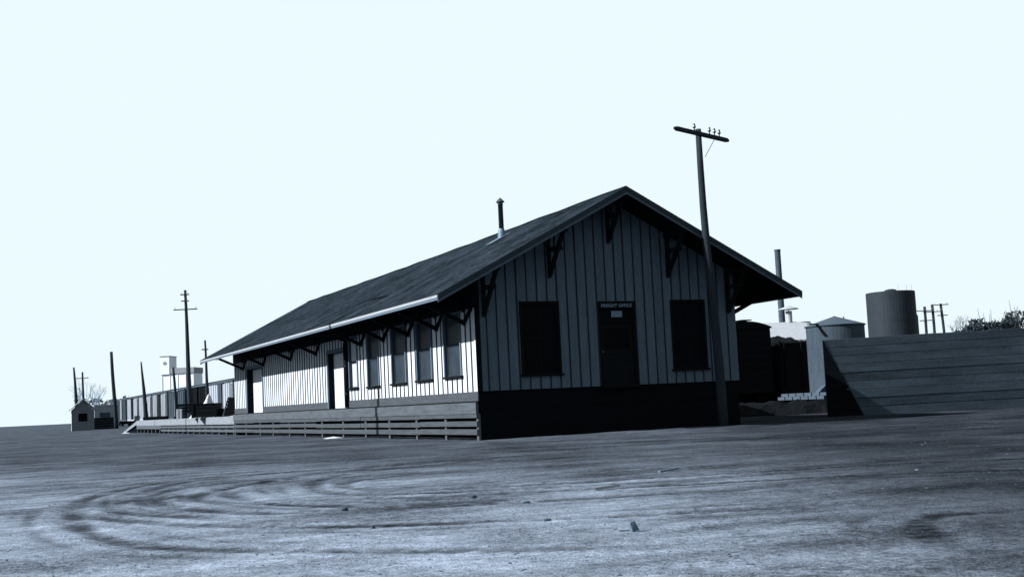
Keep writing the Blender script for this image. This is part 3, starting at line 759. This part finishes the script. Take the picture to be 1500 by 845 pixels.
fpole('left pole of the three behind the embankment, with hanging side pots', (88.9, 80.3), (88.56, 80.1, 9.5), 0.17, 0.15, [(9.0, 1.0, -30, (-.8, .8)), (7.9, .7, -30, ())])
fpole('middle pole of the three behind the embankment, plain topped', (89.7, 79.9), (89.34, 79.7, 9.7), 0.17, 0.15, [(8.85, 1.1, -30, (0.5, 0.9))])
fpole('right pole of the three behind the embankment, with a crossarm at its very top', (90.8, 79.4), (90.26, 79.3, 9.75), 0.17, 0.14, [(9.6, 0.85, -30, (-.7, .6)), (8.4, .6, -30, ())])
# two line poles out of frame to the left, whose shadows fall across the side wall and the platform
gp = 'line poles along the yard'
fpole('line pole standing in the yard west of the freight house', (-13.5, 9.3), (-13.5, 9.3, 13.5), 0.14, 0.10, [(13.0, 1.3, 80, (-1, -.5, .5, 1))], 'pole')
fpole('second line pole standing in the yard west of the platform', (-13.5, 44.0), (-13.5, 44.0, 12.0), 0.14, 0.10, [(11.5, 1.3, 80, (-1, -.5, .5, 1))], 'pole')

# ------------------------------------------------------------------ freight cars
def boxcar(label, loc, rz, mbody, mroof, doormat, length=12.2, ribs=9, group=None, h=3.15, open_door=False):
    t = thing('boxcar', label, 'boxcar', loc, rz, group)
    hw, hl, z0 = 1.4, length/2, 1.05
    m = MB(); m.box((-hw, -hl, z0), (hw, hl, z0+h), mbody)
    for k in range(ribs+1):
        y = -hl+length*k/ribs
        for s_ in (-1, 1):
            if abs(y) < 0.9: continue
            yy = min(max(y, -hl+.05), hl-.05)
            m.box((s_*hw, yy-.05, z0), (s_*(hw+.05), yy+.05, z0+h-.01), mbody)
    for s_ in (-1, 1):
        for k in range(7): m.box((-hw+.02, s_*hl, z0+.2+k*.42), (hw-.02, s_*(hl+.03), z0+.2+k*.42+.16), mbody)
    m.box((-hw-.06, -hl, z0-.22), (hw+.06, hl, z0-.002), mbody)
    obj('car_body', m, t)
    m = MB(); pr = []
    for k in range(9):
        u = -1+k/4; pr.append((u*(hw+.1), z0+h+.30*(1-u*u)))
    pr += [(hw+.1, z0+h-.08), (-hw-.1, z0+h-.08)]
    m.prism(pr, 'y', -hl-.08, hl+.08, mroof)
    m.box((-.28, -hl-.15, z0+h+.33), (.28, hl+.15, z0+h+.38), mroof)
    obj('car_roof', m, t)
    for s_ in (-1, 1):
        m = MB(); m.box((s_*(hw+.055), -.95, z0+.02), (s_*(hw+.11), .95, z0+h-.12), M['black'] if open_door else doormat)
        for y in (-.9, 0, .9): m.box((s_*(hw+.11), y-.04, z0+.04), (s_*(hw+.135), y+.04, z0+h-.14), doormat)
        m.box((s_*(hw+.055), -2.0, z0+h-.11), (s_*(hw+.14), 2.0, z0+h-.05), doormat)
        obj('door', m, t)
    for s_ in (-1, 1):
        m = MB(); y = s_*(hl-1.6)
        for q in (-.85, .85):
            for x in (-.75, .75): m.tube([(x-.06, y+q, .46), (x+.06, y+q, .46)], [.42, .42], M['tar'], 18)
            m.tube([(-.9, y+q, .46), (.9, y+q, .46)], [.07, .07], M['tar'], 8)
        for x in (-.95, .95): m.box((x-.06, y-1.15, .36), (x+.06, y+1.15, .6), M['tar'])
        m.box((-.9, y-.2, .5), (.9, y+.2, .82), M['tar'])
        obj('wheel_truck', m, t)
    for s_ in (-1, 1):
        m = MB()
        for k in range(7): m.box((s_*(hw+.07), s_*(hl-.5), z0+.2+k*.42), (s_*(hw+.09), s_*(hl-.1), z0+.23+k*.42), mroof)
        for yy in (.5, .1): m.box((s_*(hw+.06), s_*(hl-yy-.02), z0+.1), (s_*(hw+.1), s_*(hl-yy+.02), z0+2.9), mroof)
        obj('ladder', m, t)
    return t
gc = 'boxcars on the siding behind the platform'
cars = [(81.5, 'carA', 'carA', False, 'weathered grey boxcar nearest the freight house wall on the siding'),
        (95.0, 'carB', 'carC', False, 'pale boxcar with a dark door, second from the building on the siding'),
        (108.5, 'carK', 'carK', False, 'black boxcar behind the white canvas load on the siding'),
        (122.0, 'carC', 'carB', False, 'dark boxcar with a pale door behind the tall crossarm pole'),
        (135.5, 'carA', 'carC', True, 'grey boxcar with its door open, standing below the white elevator'),
        (149.0, 'carB', 'carC', False, 'pale boxcar behind the leaning thin-topped pole'),
        (162.5, 'carB', 'carK', False, 'pale boxcar with black door, left of the leaning thin-topped pole'),
        (176.0, 'carC', 'carA', False, 'dark boxcar farthest along the siding, next to the bare straight pole'),
        (189.5, 'carB', 'carC', False, 'last pale boxcar at the end of the siding, right of the small shed')]
for y, b_, d_, od, lab in cars: boxcar(lab, (13.4, y, 0.0), 0, M[b_], M['carroof'], M[d_], group=gc, open_door=od, ribs=10)
boxcar('black boxcar seen end-on between the freight house and the round tank', (25.35, 30.6, -0.05), R(-2), M['carK'], M['carK'], M['carK'])
g = thing('coal_gondola', 'black gondola heaped with coal, between the black boxcar and the grey conical tank', 'gondola', (29.5, 31.6, 0), 0)
m = MB(); hw, hl = 1.4, 5.8
m.box((-hw, -hl, .22), (hw, hl, 1.0), M['carK'])
for s_ in (-1, 1):
    m.box((s_*hw, -hl, 1.0), (s_*(hw-.08), hl, 3.35), M['carK']); m.box((-hw+.08, s_*hl, 1.0), (hw-.08, s_*(hl-.08), 3.35), M['carK'])
    for k in range(9): m.box((s_*hw, -hl+.1+k*1.4, .95), (s_*(hw+.1), -hl+.25+k*1.4, 3.3), M['carK'])
    for k in (-1.1, 0, 1.1): m.box((k-.06, s_*hl, .95), (k+.06, s_*(hl+.09), 3.3), M['carK'])
    m.box((s_*(hw+.02), -hl, 3.352), (s_*(hw-.12), hl, 3.42), M['carK'])
obj('car_body', m, g)
m = MB(); nu, nv = 18, 60
for i in range(nu+1):
    for j in range(nv+1):
        u, v = i/nu*2-1, j/nv*2-1
        h = 3.15+0.68*(1-u*u)*(1-v**6)+0.20*noise.noise(Vector((u*3, v*11, 0)))+0.14*noise.noise(Vector((u*8, v*30, 4)))
        m.v.append((u*(hw-.09), v*(hl-.1), h))
for i in range(nu):
    for j in range(nv):
        a_ = i*(nv+1)+j; m.f.append([a_, a_+nv+1, a_+nv+2, a_+1]); m.m.append(0)
m.mats.append(M['coal']); obj('coal_load', m, g)
for s_ in (-1, 1):
    m = MB(); y = s_*(hl-1.5)
    for q in (-.85, .85):
        for x in (-.75, .75): m.tube([(x-.06, y+q, .46), (x+.06, y+q, .46)], [.42, .42], M['tar'], 18)
    for x in (-.95, .95): m.box((x-.06, y-1.15, .36), (x+.06, y+1.15, .6), M['tar'])
    m.box((-.9, y-.2, .5), (.9, y+.2, .9), M['tar']); obj('wheel_truck', m, g)

m = MB(); nu, nv = 40, 20  # black mound added to deepen the shade right of the freight house
for i in range(nu+1):
    for j in range(nv+1):
        u, v = i/nu*2-1, j/nv*2-1
        h = .50*max(0, 1-u**6)*max(0, 1-v*v)+.10*noise.noise(Vector((u*6, v*3, 9)))+.05*noise.noise(Vector((u*17, v*8, 3)))
        m.v.append((u*2.9+.1*noise.noise(Vector((u*4, v*4, 0))), v*1.3, max(-.05, h-.04)))
for i in range(nu):
    for j in range(nv):
        a_ = i*(nv+1)+j; m.f.append([a_, a_+nv+1, a_+nv+2, a_+1]); m.m.append(0)
m.mats.append(M['coal'])
solo('shade_heap', m, 'low black heap added to deepen the shade on the ground between the freight house and the tank cribbing', 'shade heap', (15.2, 8.6, 0), rz=R(-28))

# ------------------------------------------------------------------ tanks, stack, pump house, embankment
def ring(m, x, y, prof, mm, n=48):
    m.tube([(x, y, z) for z, r in prof], [r for z, r in prof], mm, n, cap=True)
t = thing('storage_tank', 'round grey tank with a low conical roof beside the embankment end', 'tank', (20.85, 12.2, 0))
m = MB(); ring(m, 0, 0, [(0.68, 1.15), (0.70, 1.16), (3.36, 1.16)], M['tank'])
for z in (1.55, 2.45): ring(m, 0, 0, [(z, 1.166), (z+.035, 1.166)], M['tank'])
obj('tank_shell', m, t, smooth=False)
m = MB(); ring(m, 0, 0, [(3.33, 1.20), (3.37, 1.22), (3.39, 1.19), (3.74, 0.06), (3.76, 0.02)], M['tankrf']); obj('tank_roof', m, t)
m = MB(); m.bar((-1.1, -0.3, 3.42), (-1.75, -0.55, 3.42), .12, .05, M['tankrf']); m.tube([(0.72, 0.3, 3.5), (0.72, 0.3, 3.75)], [.03, .03], M['rust'], 8); obj('vent_pipe', m, t)
m = MB()
for k in range(2):
    for q in range(6): m.bar((-2.0+0.18*k, -1.3+q*.5, .52+k*.13), (1.6, -1.3+q*.5, .52+k*.13), .44, .125, M['cribbing'])
for q in range(5): m.box((-1.75+q*.8, -1.1, -.1), (-1.45+q*.8, 1.1, .45), M['tar'])
m.prism([(-1.75, .70), (-1.35, .70), (-1.25, .95), (-1.38, .98), (-1.55, .86)], 'y', -.9, -.65, M['cribbing'])
obj('cribbing_base', m, t, label='pale timber cribbing under the tank')

t = thing('storage_tank', 'tall dark cylindrical tank with a flat top, rising behind the embankment', 'tank', (47.05, 38.5, 0))
m = MB(); ring(m, 0, 0, [(0, 1.64), (7.15, 1.64), (7.2, 1.62)], M['tanklg'])
for z in (1.7, 3.4, 5.2): ring(m, 0, 0, [(z, 1.648), (z+.05, 1.648)], M['tanklg'])
obj('tank_shell', m, t)
m = MB(); ring(m, 0.05, 0, [(7.2, .42), (7.36, .40), (7.42, .2)], M['tanklg'], 24); obj('roof_hatch', m, t)
m = MB()
for a_ in range(3):
    th = R(-110+a_*25); m.tube([(1.5*math.cos(th), 1.5*math.sin(th), 7.18), (1.5*math.cos(th), 1.5*math.sin(th), 7.6)], [.008, .008], M['rust'], 6)
obj('top_railing', m, t)
m = MB(); m.tube([(1.66*.914+.05, -1.66*.41, 5.6), (1.66*.914+.1, -1.66*.41, 5.5), (1.66*.914+.1, -1.66*.41, 0)], [.05, .06, .06], M['rust'], 10); obj('side_pipe', m, t)

m = MB(); m.tube([(0.22, 0.3, 0), (0.16, .2, 3), (0, 0, 9.9)], [.22, .21, .19], M['rust'], 20); m.tube([(0, 0, 9.84), (0, 0, 9.94)], [.21, .21], M['rust'], 20)
for z in (5.6, 7.6): m.tube([(0.10, .13, z), (0.10, .13, z+.06)], [.215, .215], M['rust'], 20)
solo('smokestack', m, 'tall thin steel smokestack rising behind the right roof eave', 'smokestack', (36.94, 37.3, 0), smooth=False)
t = thing('pump_house', 'small white roofed building with a capped vent behind the coal gondola', 'pump house', (34.9, 35.2, 0), R(72))
m = MB(); m.prism([(-1.5, 0), (1.5, 0), (1.5, 3.9), (0, 4.9), (-1.5, 3.9)], 'y', -2, 2, M['shedwh']); obj('wall', m, t)
m = MB(); m.prism([(-1.75, 3.78), (0, 4.95), (1.75, 3.78), (1.75, 3.88), (0, 5.06), (-1.75, 3.88)], 'y', -2.2, 2.2, M['shedroof']); rf = obj('roof', m, t)
m = MB(); m.tube([(.1, -.9, 4.7), (.1, -.9, 5.75)], [.2, .2], M['shedroof'], 16); m.tube([(.1, -.9, 5.85), (.1, -.9, 5.9), (.1, -.9, 6.08)], [.62, .6, .05], M['shedroof'], 20)
m.tube([(.1, -.9, 5.74), (.1, -.9, 5.86)], [.03, .03], M['shedroof'], 6); obj('roof_vent', m, rf, smooth=False)

# timber-faced earth embankment on the right
Bt, Tt = Vector((13.41, 1.92, 0)), Vector((12.38, 2.34, 2.33))
m, nt, b = nodes_of('earth_embankment_face'); L = nt.links; M['bank'] = m
g_ = N(nt, 'ShaderNodeNewGeometry'); mp = N(nt, 'ShaderNodeMapping'); mp.inputs['Scale'].default_value = (0.45, 0.45, 3.0); L.new(g_.outputs['Position'], mp.inputs['Vector'])
n1 = N(nt, 'ShaderNodeTexNoise'); n1.inputs['Scale'].default_value = 1.0; n1.inputs['Detail'].default_value = 9; n1.inputs['Roughness'].default_value = 0.68; L.new(mp.outputs[0], n1.inputs['Vector'])
n2 = N(nt, 'ShaderNodeTexNoise'); n2.inputs['Scale'].default_value = 11; n2.inputs['Detail'].default_value = 5; L.new(g_.outputs['Position'], n2.inputs['Vector'])
sp_ = N(nt, 'ShaderNodeSeparateXYZ'); L.new(g_.outputs['Position'], sp_.inputs[0])
wn_ = N(nt, 'ShaderNodeTexWhiteNoise', noise_dimensions='1D'); L.new(math_node(nt, 'FLOOR', math_node(nt, 'DIVIDE', sp_.outputs['Z'], 0.26)), wn_.inputs['W'])
pk = math_node(nt, 'MULTIPLY', math_node(nt, 'SUBTRACT', wn_.outputs['Value'], 0.5), 0.35)
k = math_node(nt, 'MAXIMUM', 0.3, math_node(nt, 'ADD', math_node(nt, 'SUBTRACT', pk, 0.25), math_node(nt, 'ADD', math_node(nt, 'MULTIPLY', n1.outputs['Fac'], 1.9), math_node(nt, 'MULTIPLY', n2.outputs['Fac'], 0.6))))
v_ = N(nt, 'ShaderNodeVectorMath', operation='SCALE'); v_.inputs[0].default_value = grey(0.050)[:3]; L.new(k, v_.inputs['Scale']); L.new(v_.outputs[0], b.inputs['Base Color'])
b.inputs['Roughness'].default_value = 0.95; b.inputs['Specular IOR Level'].default_value = 0.1
bp = N(nt, 'ShaderNodeBump'); bp.inputs['Strength'].default_value = .2; bp.inputs['Distance'].default_value = .02; L.new(n2.outputs['Fac'], bp.inputs['Height']); L.new(bp.outputs[0], b.inputs['Normal'])
BL = (22, 6, 0)
bk = thing('embankment', 'long plank faced embankment with a black timber end, right of the conical tank', 'embankment', BL)
mb = MB(); nu, Lb = 60, 26.0
# nine courses of planks, each set a hair differently, with a dark gap between
prof = []
for c in range(9):
    za, zb_ = c*0.26, min(2.33, (c+1)*0.26)
    o_ = random.uniform(-.012, .012)
    prof += [(za+0.0, -.03), (za+.012, o_), (zb_-.006, o_), (zb_-.001, -.03)]
grid = []
for i in range(nu+1):
    s_ = i/nu*Lb
    row = []
    for z, o_ in prof:
        p = Bt.lerp(Tt, z/2.33)+Vector((s_, -0.15*s_, 0))
        p.z = p.z*(1+0.010*s_)
        ends = min(1, s_/1.2)
        p.y -= o_+ends*.03*noise.noise(Vector((p.x*.3, z*.6, 2)))
        p.z += ends*(.02*noise.noise(Vector((p.x*.35, 0, 8)))+(.018*noise.noise(Vector((p.x*2.2, 0, 3))) if z > 2.3 else 0))
        if z == 0: p.z = -0.15
        row.append(p)
    back = row[-1].copy(); back.y += 7.0; back.x += 6.5; row.append(back)
    grid.append(row)
nn_ = len(prof)+1
mb.v = [tuple(p) for r_ in grid for p in r_]; mb.mats = [M['bank']]
for i in range(nu):
    for j in range(nn_-1): mb.f.append([i*nn_+j, (i+1)*nn_+j, (i+1)*nn_+j+1, i*nn_+j+1]); mb.m.append(0)
obj('plank_facing', mb, bk, BL)
mb = MB(); d_ = Vector((-0.92, 0.38, 0)); nrm = Vector((-0.38, -0.92, 0))  # triangular end of the embankment in flat near-black
for k in range(8):
    za, zb_ = -0.1+k*.305, -0.1+(k+1)*.305-.012
    ra, rb = max(0, za)/2.33, min(1, zb_/2.33)
    a_, b2 = Bt.lerp(Tt, ra), Bt.lerp(Tt, rb); a_.z, b2.z = za, min(zb_, 2.34)
    back_a = Vector((12.38, 2.34, za)); back_b = Vector((12.38, 2.34, b2.z))
    o_ = nrm*(.003+.004*(k % 2))
    pa = [back_a, a_, b2, back_b]
    mb.poly([p+o_ for p in pa]+[p-nrm*.04 for p in pa], [(0, 1, 2, 3), (7, 6, 5, 4), (0, 4, 5, 1), (1, 5, 6, 2), (2, 6, 7, 3), (3, 7, 4, 0)], M['tar'])
ee = Vector((0.68, 0.73, 0)); p0 = Vector((12.38, 2.34, 0))
mb.poly([p0+Vector((0, 0, -.1)), p0+ee*9.6+Vector((0, 0, -.1)), p0+ee*9.6+Vector((0, 0, 2.33)), p0+Vector((0, 0, 2.33))], [(0, 1, 2, 3)], M['tar'])
obj('timber_bulkhead', mb, bk, BL, label='black timber end')

# ------------------------------------------------------------------ small shed and elevator at the left
t = thing('shed', 'small gabled shed with one dark window at the far left edge of the yard', 'shed', (1.35, 121.4, 0), R(-3))
m = MB(); m.prism([(-1.15, 0), (1.15, 0), (1.15, 2.35), (0, 3.35), (-1.15, 2.35)], 'y', -1.5, 1.5, M['shed'])
m.box((-1.17, -1.45, 0), (-1.152, 1.45, 2.3), M['shedwh'])
for s_ in (-1, 1): m.box((s_*1.15-.07, -1.53, 0), (s_*1.15+.07, -1.502, 2.34), M['shed'])
obj('wall', m, t)
m = MB(); m.prism([(-1.5, 2.22), (0, 3.5), (1.5, 2.22), (1.5, 2.32), (0, 3.62), (-1.5, 2.32)], 'y', -1.8, 1.8, M['shedroof']); obj('roof', m, t)
m = MB(); m.box((-.48, -1.54, 1.05), (.48, -1.501, 1.95), M['framedk']); wi = obj('window', m, t)
m = MB(); m.box((-.40, -1.55, 1.13), (.40, -1.541, 1.87), M['glassdk']); obj('pane', m, wi)
t = thing('warehouse', 'low pale flat building just right of the small shed', 'warehouse', (7.5, 158, 0), 0)
m = MB(); m.box((-1.6, -3, 0), (1.7, 3, 3.1), M['carA']); m.box((-1.7, -3.1, 3.102), (1.8, 3.1, 3.3), M['carB']); obj('wall', m, t)
m = MB(); m.box((-.9, -3.05, 0.05), (.5, -3.002, 2.2), M['carC']); obj('door', m, t)
m = MB()
for k in range(5):
    for q in range(5-k): m.tube([(-1.5+.04*k, q*.34+k*.17, .16+k*.28), (1.6-.05*q, q*.34+k*.17, .16+k*.28)], [.15, .15], M['tar'], 9)
solo('tie_stack', m, 'dark pile of timbers on the ground between the small shed and the bare straight pole', 'timber pile', (4.45, 131, 0), rz=R(-15))
m = MB()
for k in range(4):
    for q in range(4-k): m.tube([(-1.2+.04*k, q*.34+k*.17, .16+k*.28), (1.2-.05*q, q*.34+k*.17, .16+k*.28)], [.15, .15], M['tar'], 9)
solo('tie_stack', m, 'small dark pile of timbers right at the foot of the platform ramp', 'timber pile', (3.9, 84, 0), rz=R(-35))

t = thing('grain_elevator', 'tall white grain elevator with a grey roof band far beyond the boxcars', 'grain elevator', (54.9, 381.5, 0), R(-30))
m = MB(); m.box((-5.3, -4, 0), (5.3, 4, 15.2), M['concrete'])
for k in range(5): m.box((-5.3+k*2.6, -4.12, 0), (-5.1+k*2.6, -4.002, 15.1), M['concrete'])
obj('silo_block', m, t)
m = MB(); m.box((-5.5, -4.3, 15.2), (5.5, 4.2, 17.0), M['concgrey']); obj('roof', m, t)
m = MB(); m.box((-5.6, -4.4, 15.1), (-2.6, 2.0, 20.8), M['concrete']); hd = obj('headhouse', m, t)
m = MB(); m.box((-5.75, -4.55, 20.802), (-2.45, 2.15, 21.0), M['concgrey']); obj('headhouse_trim', m, hd)
m = MB(); m.tube([(-4.1, -4.4, 18.7), (-4.1, -4.5, 18.7)], [.55, .55], M['concgrey'], 20); obj('round_window', m, hd)

# ------------------------------------------------------------------ bare trees and brush
def bare_tree(label, loc, h, mm, seed, spread=0.5, group=None, depth=5, trunk=0.10):
    rnd = random.Random(seed)
    t = thing('bare_tree', label, 'bare tree', loc, 0, group)
    tr, cr = MB(), MB()
    def grow(p, d, L_, r_, lvl):
        q = p+d*L_; mid_ = (p+q)/2+Vector((rnd.uniform(-1, 1), rnd.uniform(-1, 1), 0))*L_*.06
        (tr if lvl < 1 else cr).tube([p, mid_, q], [r_, r_*.85, r_*.7], mm, 6 if lvl < 2 else 4, cap=False)
        if lvl >= depth: return
        for k in range(rnd.choice((2, 3, 3))):
            nd = (d+Vector((rnd.uniform(-1, 1), rnd.uniform(-1, 1), rnd.uniform(-.15, .6)))*spread*1.3).normalized()
            grow(p+d*L_*rnd.uniform(.65, 1), nd, L_*rnd.uniform(.6, .82), r_*.58, lvl+1)
    grow(Vector((0, 0, -.2)), Vector((rnd.uniform(-.1, .1), 0, 1)).normalized(), h*.27, trunk, 0)
    obj('trunk', tr, t); obj('crown', cr, t)
gt = 'bare trees behind the embankment'
bare_tree('tallest bare bush with spread twigs behind the dark brush', (55.4, 40.4, 2.4), 4.9, M['twig'], 3, .42, gt, 5, .09)
bare_tree('small bare bush just right of the three poles behind the embankment', (54.0, 44.5, 2.4), 3.4, M['twig'], 5, .5, gt, 5, .06)
bare_tree('bare bush between the three poles and the tallest bush', (54.5, 42.5, 2.4), 3.0, M['twig'], 8, .5, gt, 5, .06)
bare_tree('bare bush rising above the right end of the dark brush', (57.0, 37.6, 2.4), 5.0, M['twig'], 12, .5, gt, 5, .08)
bare_tree('bare bush at the right picture edge above the embankment', (58.5, 36.0, 2.4), 5.6, M['twig'], 15, .5, gt, 5, .08)
gt2 = 'pale bare trees far behind the shed'
for i, (x, y, h) in enumerate(((14.2, 262, 15), (16.0, 258, 12), (18.5, 270, 11), (20.6, 275, 8), (15.4, 285, 14))):
    bare_tree(('broad tallest pale tree just right of the small shed peak', 'pale tree in the middle between the shed and the bare straight pole', 'pale tree left of the bare straight pole', 'low pale tree just beside the bare straight pole', 'farthest pale tree standing behind the tallest pale tree')[i],
              (x, y, 0), h, M['twigpale'], 40+i, .45, gt2, 5, .16)
def brush(mb, c, rx, ry, h, n, size, mm, rnd):
    for _ in range(n):
        a_, q = rnd.uniform(0, 6.283), math.sqrt(rnd.random()); zt = rnd.random()
        p = Vector((c[0]+rx*q*math.cos(a_)*(1-.5*zt), c[1]+ry*q*math.sin(a_)*(1-.5*zt), c[2]+h*zt))
        d_ = Vector((rnd.uniform(-1, 1), rnd.uniform(-1, 1), rnd.uniform(-.2, 1.2))).normalized(); e_ = d_.cross(Vector((rnd.uniform(-1, 1), rnd.uniform(-1, 1), .3))).normalized()
        s_ = size*rnd.uniform(.5, 1.4)
        mb.poly([p-e_*s_*.3, p+d_*s_, p+e_*s_*.3, p-d_*s_*.4], [(0, 1, 2, 3)], mm)
def shrub(label, loc, rx, ry, h, n, seed, size=.15):
    rnd = random.Random(seed); t = thing('shrub', label, 'shrub', loc, 0, 'dark brush on the embankment')
    a_ = MB()
    for k in range(9):
        x, y = rnd.uniform(-rx*.6, rx*.6), rnd.uniform(-ry*.6, ry*.6)
        a_.tube([(x*.3, y*.3, -.1), (x*.7, y*.7, h*.5), (x, y, h*rnd.uniform(.8, 1.25))], [.04, .03, .008], M['twig'], 5)
    obj('stems', a_, t)
    c = MB()
    for k in range(5): brush(c, (rnd.uniform(-rx*.5, rx*.5), rnd.uniform(-ry*.5, ry*.5), 0), rx*.65, ry*.65, h*rnd.uniform(.6, 1), n//5, size, M['brush'], rnd)
    obj('foliage', c, t)
for i, (x, y, rx, h, lab) in enumerate(((40.6, 27.5, 1.0, 1.0, 'low dark shrub at the left start of the brush on the embankment'), (42.2, 27.0, 1.2, 1.6, 'rounded dark shrub in the middle of the brush'),
                                        (43.6, 26.4, 1.3, 2.0, 'taller dark shrub near the right of the brush'), (45.2, 25.6, 1.4, 2.4, 'tallest dark shrub at the right picture edge'),
                                        (38.6, 28.6, .8, .6, 'tiny dark shrub below the three poles'), (47.5, 24.6, 1.8, 2.8, 'dark shrub beyond the right picture edge'))):
    shrub(lab, (x, y, 2.6), rx, rx, h, 3200, 70+i)
# far wood as one mass along the horizon, behind the shed and the cars
rnd = random.Random(5); mb = MB()
for k in range(9):
    x = 18+k*2.0+rnd.uniform(-1, 1)
    brush(mb, (x, 318+rnd.uniform(-4, 4), 0), 2.6, 2.6, rnd.uniform(5.0, 7.5), 160, .8, M['twig'], rnd)
o = obj('far_wood', mb); tag(o, 'low grey line of far trees along the horizon behind the shed and the boxcars', 'woods', kind='stuff')

# ------------------------------------------------------------------ litter on the dirt
def lump(sx, sy, sz, mm, seed, sub=2):
    bm = bmesh.new(); bmesh.ops.create_icosphere(bm, subdivisions=sub, radius=1)
    rnd = Vector((seed*3.1, seed*1.7, seed))
    for v in bm.verts:
        k = 1+.35*noise.noise(v.co*1.6+rnd)+.15*noise.noise(v.co*4+rnd)
        v.co = Vector((v.co.x*sx*k, v.co.y*sy*k, v.co.z*sz*k))
    m = MB(); bm.verts.index_update(); m.v = [tuple(v.co) for v in bm.verts]; m.f = [[v.index for v in f.verts] for f in bm.faces]; m.m = [0]*len(m.f); m.mats = [mm]; bm.free()
    return m
def litter(name, mb, label, cat, x, y, rz=0, group=None, dz=0):
    return solo(name, mb, label, cat, (x, y, gz(x, y)+dz), group, False, rz)
m = MB(); m.poly([(-.035, -.03, 0), (.035, -.03, 0), (.04, .03, 0), (-.03, .03, 0), (-.05, -.02, .085), (-.01, -.025, .10), (0, .02, .095), (-.045, .02, .075)],
                 [(0, 1, 5, 4), (1, 2, 6, 5), (2, 3, 7, 6), (3, 0, 4, 7), (4, 5, 6, 7)], M['stake'])
m.bar((.02, .03, .010), (-.11, .07, .012), .025, .012, M['stake']); m.bar((-.02, -.06, .010), (.06, -.09, .01), .02, .012, M['stake'])
m.v = [(x*.8, y*.8, z*.75) for x, y, z in m.v]
litter('wood_stub', m, 'splintered stub of wood sticking up from the near dirt', 'wood scrap', -7.51, -20.66)
m = MB(); m.poly([(-.28, -.25, .01), (.06, -.3, .02), (.32, -.1, .01), (.25, .25, .04), (-.06, .2, .03), (-.3, .15, .02), (0, 0, .07)], [(0, 1, 6), (1, 2, 6), (2, 3, 6), (3, 4, 6), (4, 5, 6), (5, 0, 6)], M['canvas'])
litter('paper_scrap', m, 'crumpled white paper lying at the foot of the slatted skirt', 'paper', -0.75, 10.4)
m = MB(); m.poly([(-.3, -.2, .01), (.3, -.25, .02), (.25, .25, .05), (-.2, .2, .02), (0, 0, .09)], [(0, 1, 4), (1, 2, 4), (2, 3, 4), (3, 0, 4)], M['canvas'])
litter('paper_scrap', m, 'white scrap lying before the far end of the plank platform', 'paper', -0.9, 63.0)
for i, (x, y, s_, mm, lab) in enumerate(((-7.63, -19.56, .032, 'clod', 'dark clod left of the splintered stub'), (-8.49, -17.14, .05, 'clod', 'dark clod lying beside the tyre ruts'),
        (-7.13, -16.85, .05, 'clod', 'dark clod at the edge of the pale soil, mid yard'), (-7.09, -17.99, .045, 'stone', 'pale stone in the middle of the pale soil'),
        (-2.82, -18.19, .03, 'stone', 'bright pebble on the dark soil at the right'), (-8.79, -18.9, .03, 'clod', 'small dark clod in the near left dirt'))):
    litter('clod' if mm == 'clod' else 'stone', lump(s_*.95, s_*.7, s_*.42, M[mm], i+1), lab, 'clod' if mm == 'clod' else 'stone', x, y, i, None, s_*.2)
m = MB(); m.bar((-.16, 0, .015), (.15, .03, .03), .04, .02, M['stake']); litter('wood_stick', m, 'thin splinter of wood lying flat on the mid yard dirt', 'stick', -4.15, -15.6, R(10))
m = MB(); m.bar((-.12, 0, .015), (.12, .02, .04), .06, .02, M['trimlt']); litter('wood_stick', m, 'short pale board lying on the right part of the pale soil', 'board', -5.91, -17.34, R(-30))
rnd = random.Random(11); mb = MB()
for k in range(4200):
    rr = 5.5*math.exp(rnd.random()*1.85); an = R(24.36+rnd.uniform(-26, 26))
    x, y = -11.655+rr*math.sin(an), -28+rr*math.cos(an)
    if x > -0.2 and y > -0.2: continue
    s_ = rnd.choice((.003, .004, .005, .006, .008, .012))*rnd.uniform(.7, 1.3)*(1 if rr < 11 else 1.25); z = gz(x, y)
    mm = M['stone'] if rnd.random() < .10 else M['clod']
    a0 = rnd.uniform(0, 6.28); c_, sn = math.cos(a0), math.sin(a0)
    pp = [(x+s_*1.3*c_, y+s_*1.3*sn, z), (x-s_*sn, y+s_*c_, z), (x-s_*1.2*c_, y-s_*1.2*sn, z), (x+s_*sn, y-s_*c_, z), (x+s_*.2, y, z+s_*rnd.uniform(.35, .7)), (x, y, z-s_*.4)]
    mb.poly(pp, [(0, 1, 4), (1, 2, 4), (2, 3, 4), (3, 0, 4), (1, 0, 5), (2, 1, 5), (3, 2, 5), (0, 3, 5)], mm)
o = obj('gravel', mb); tag(o, 'loose grit and small clods scattered over the dirt yard', 'gravel', kind='stuff')
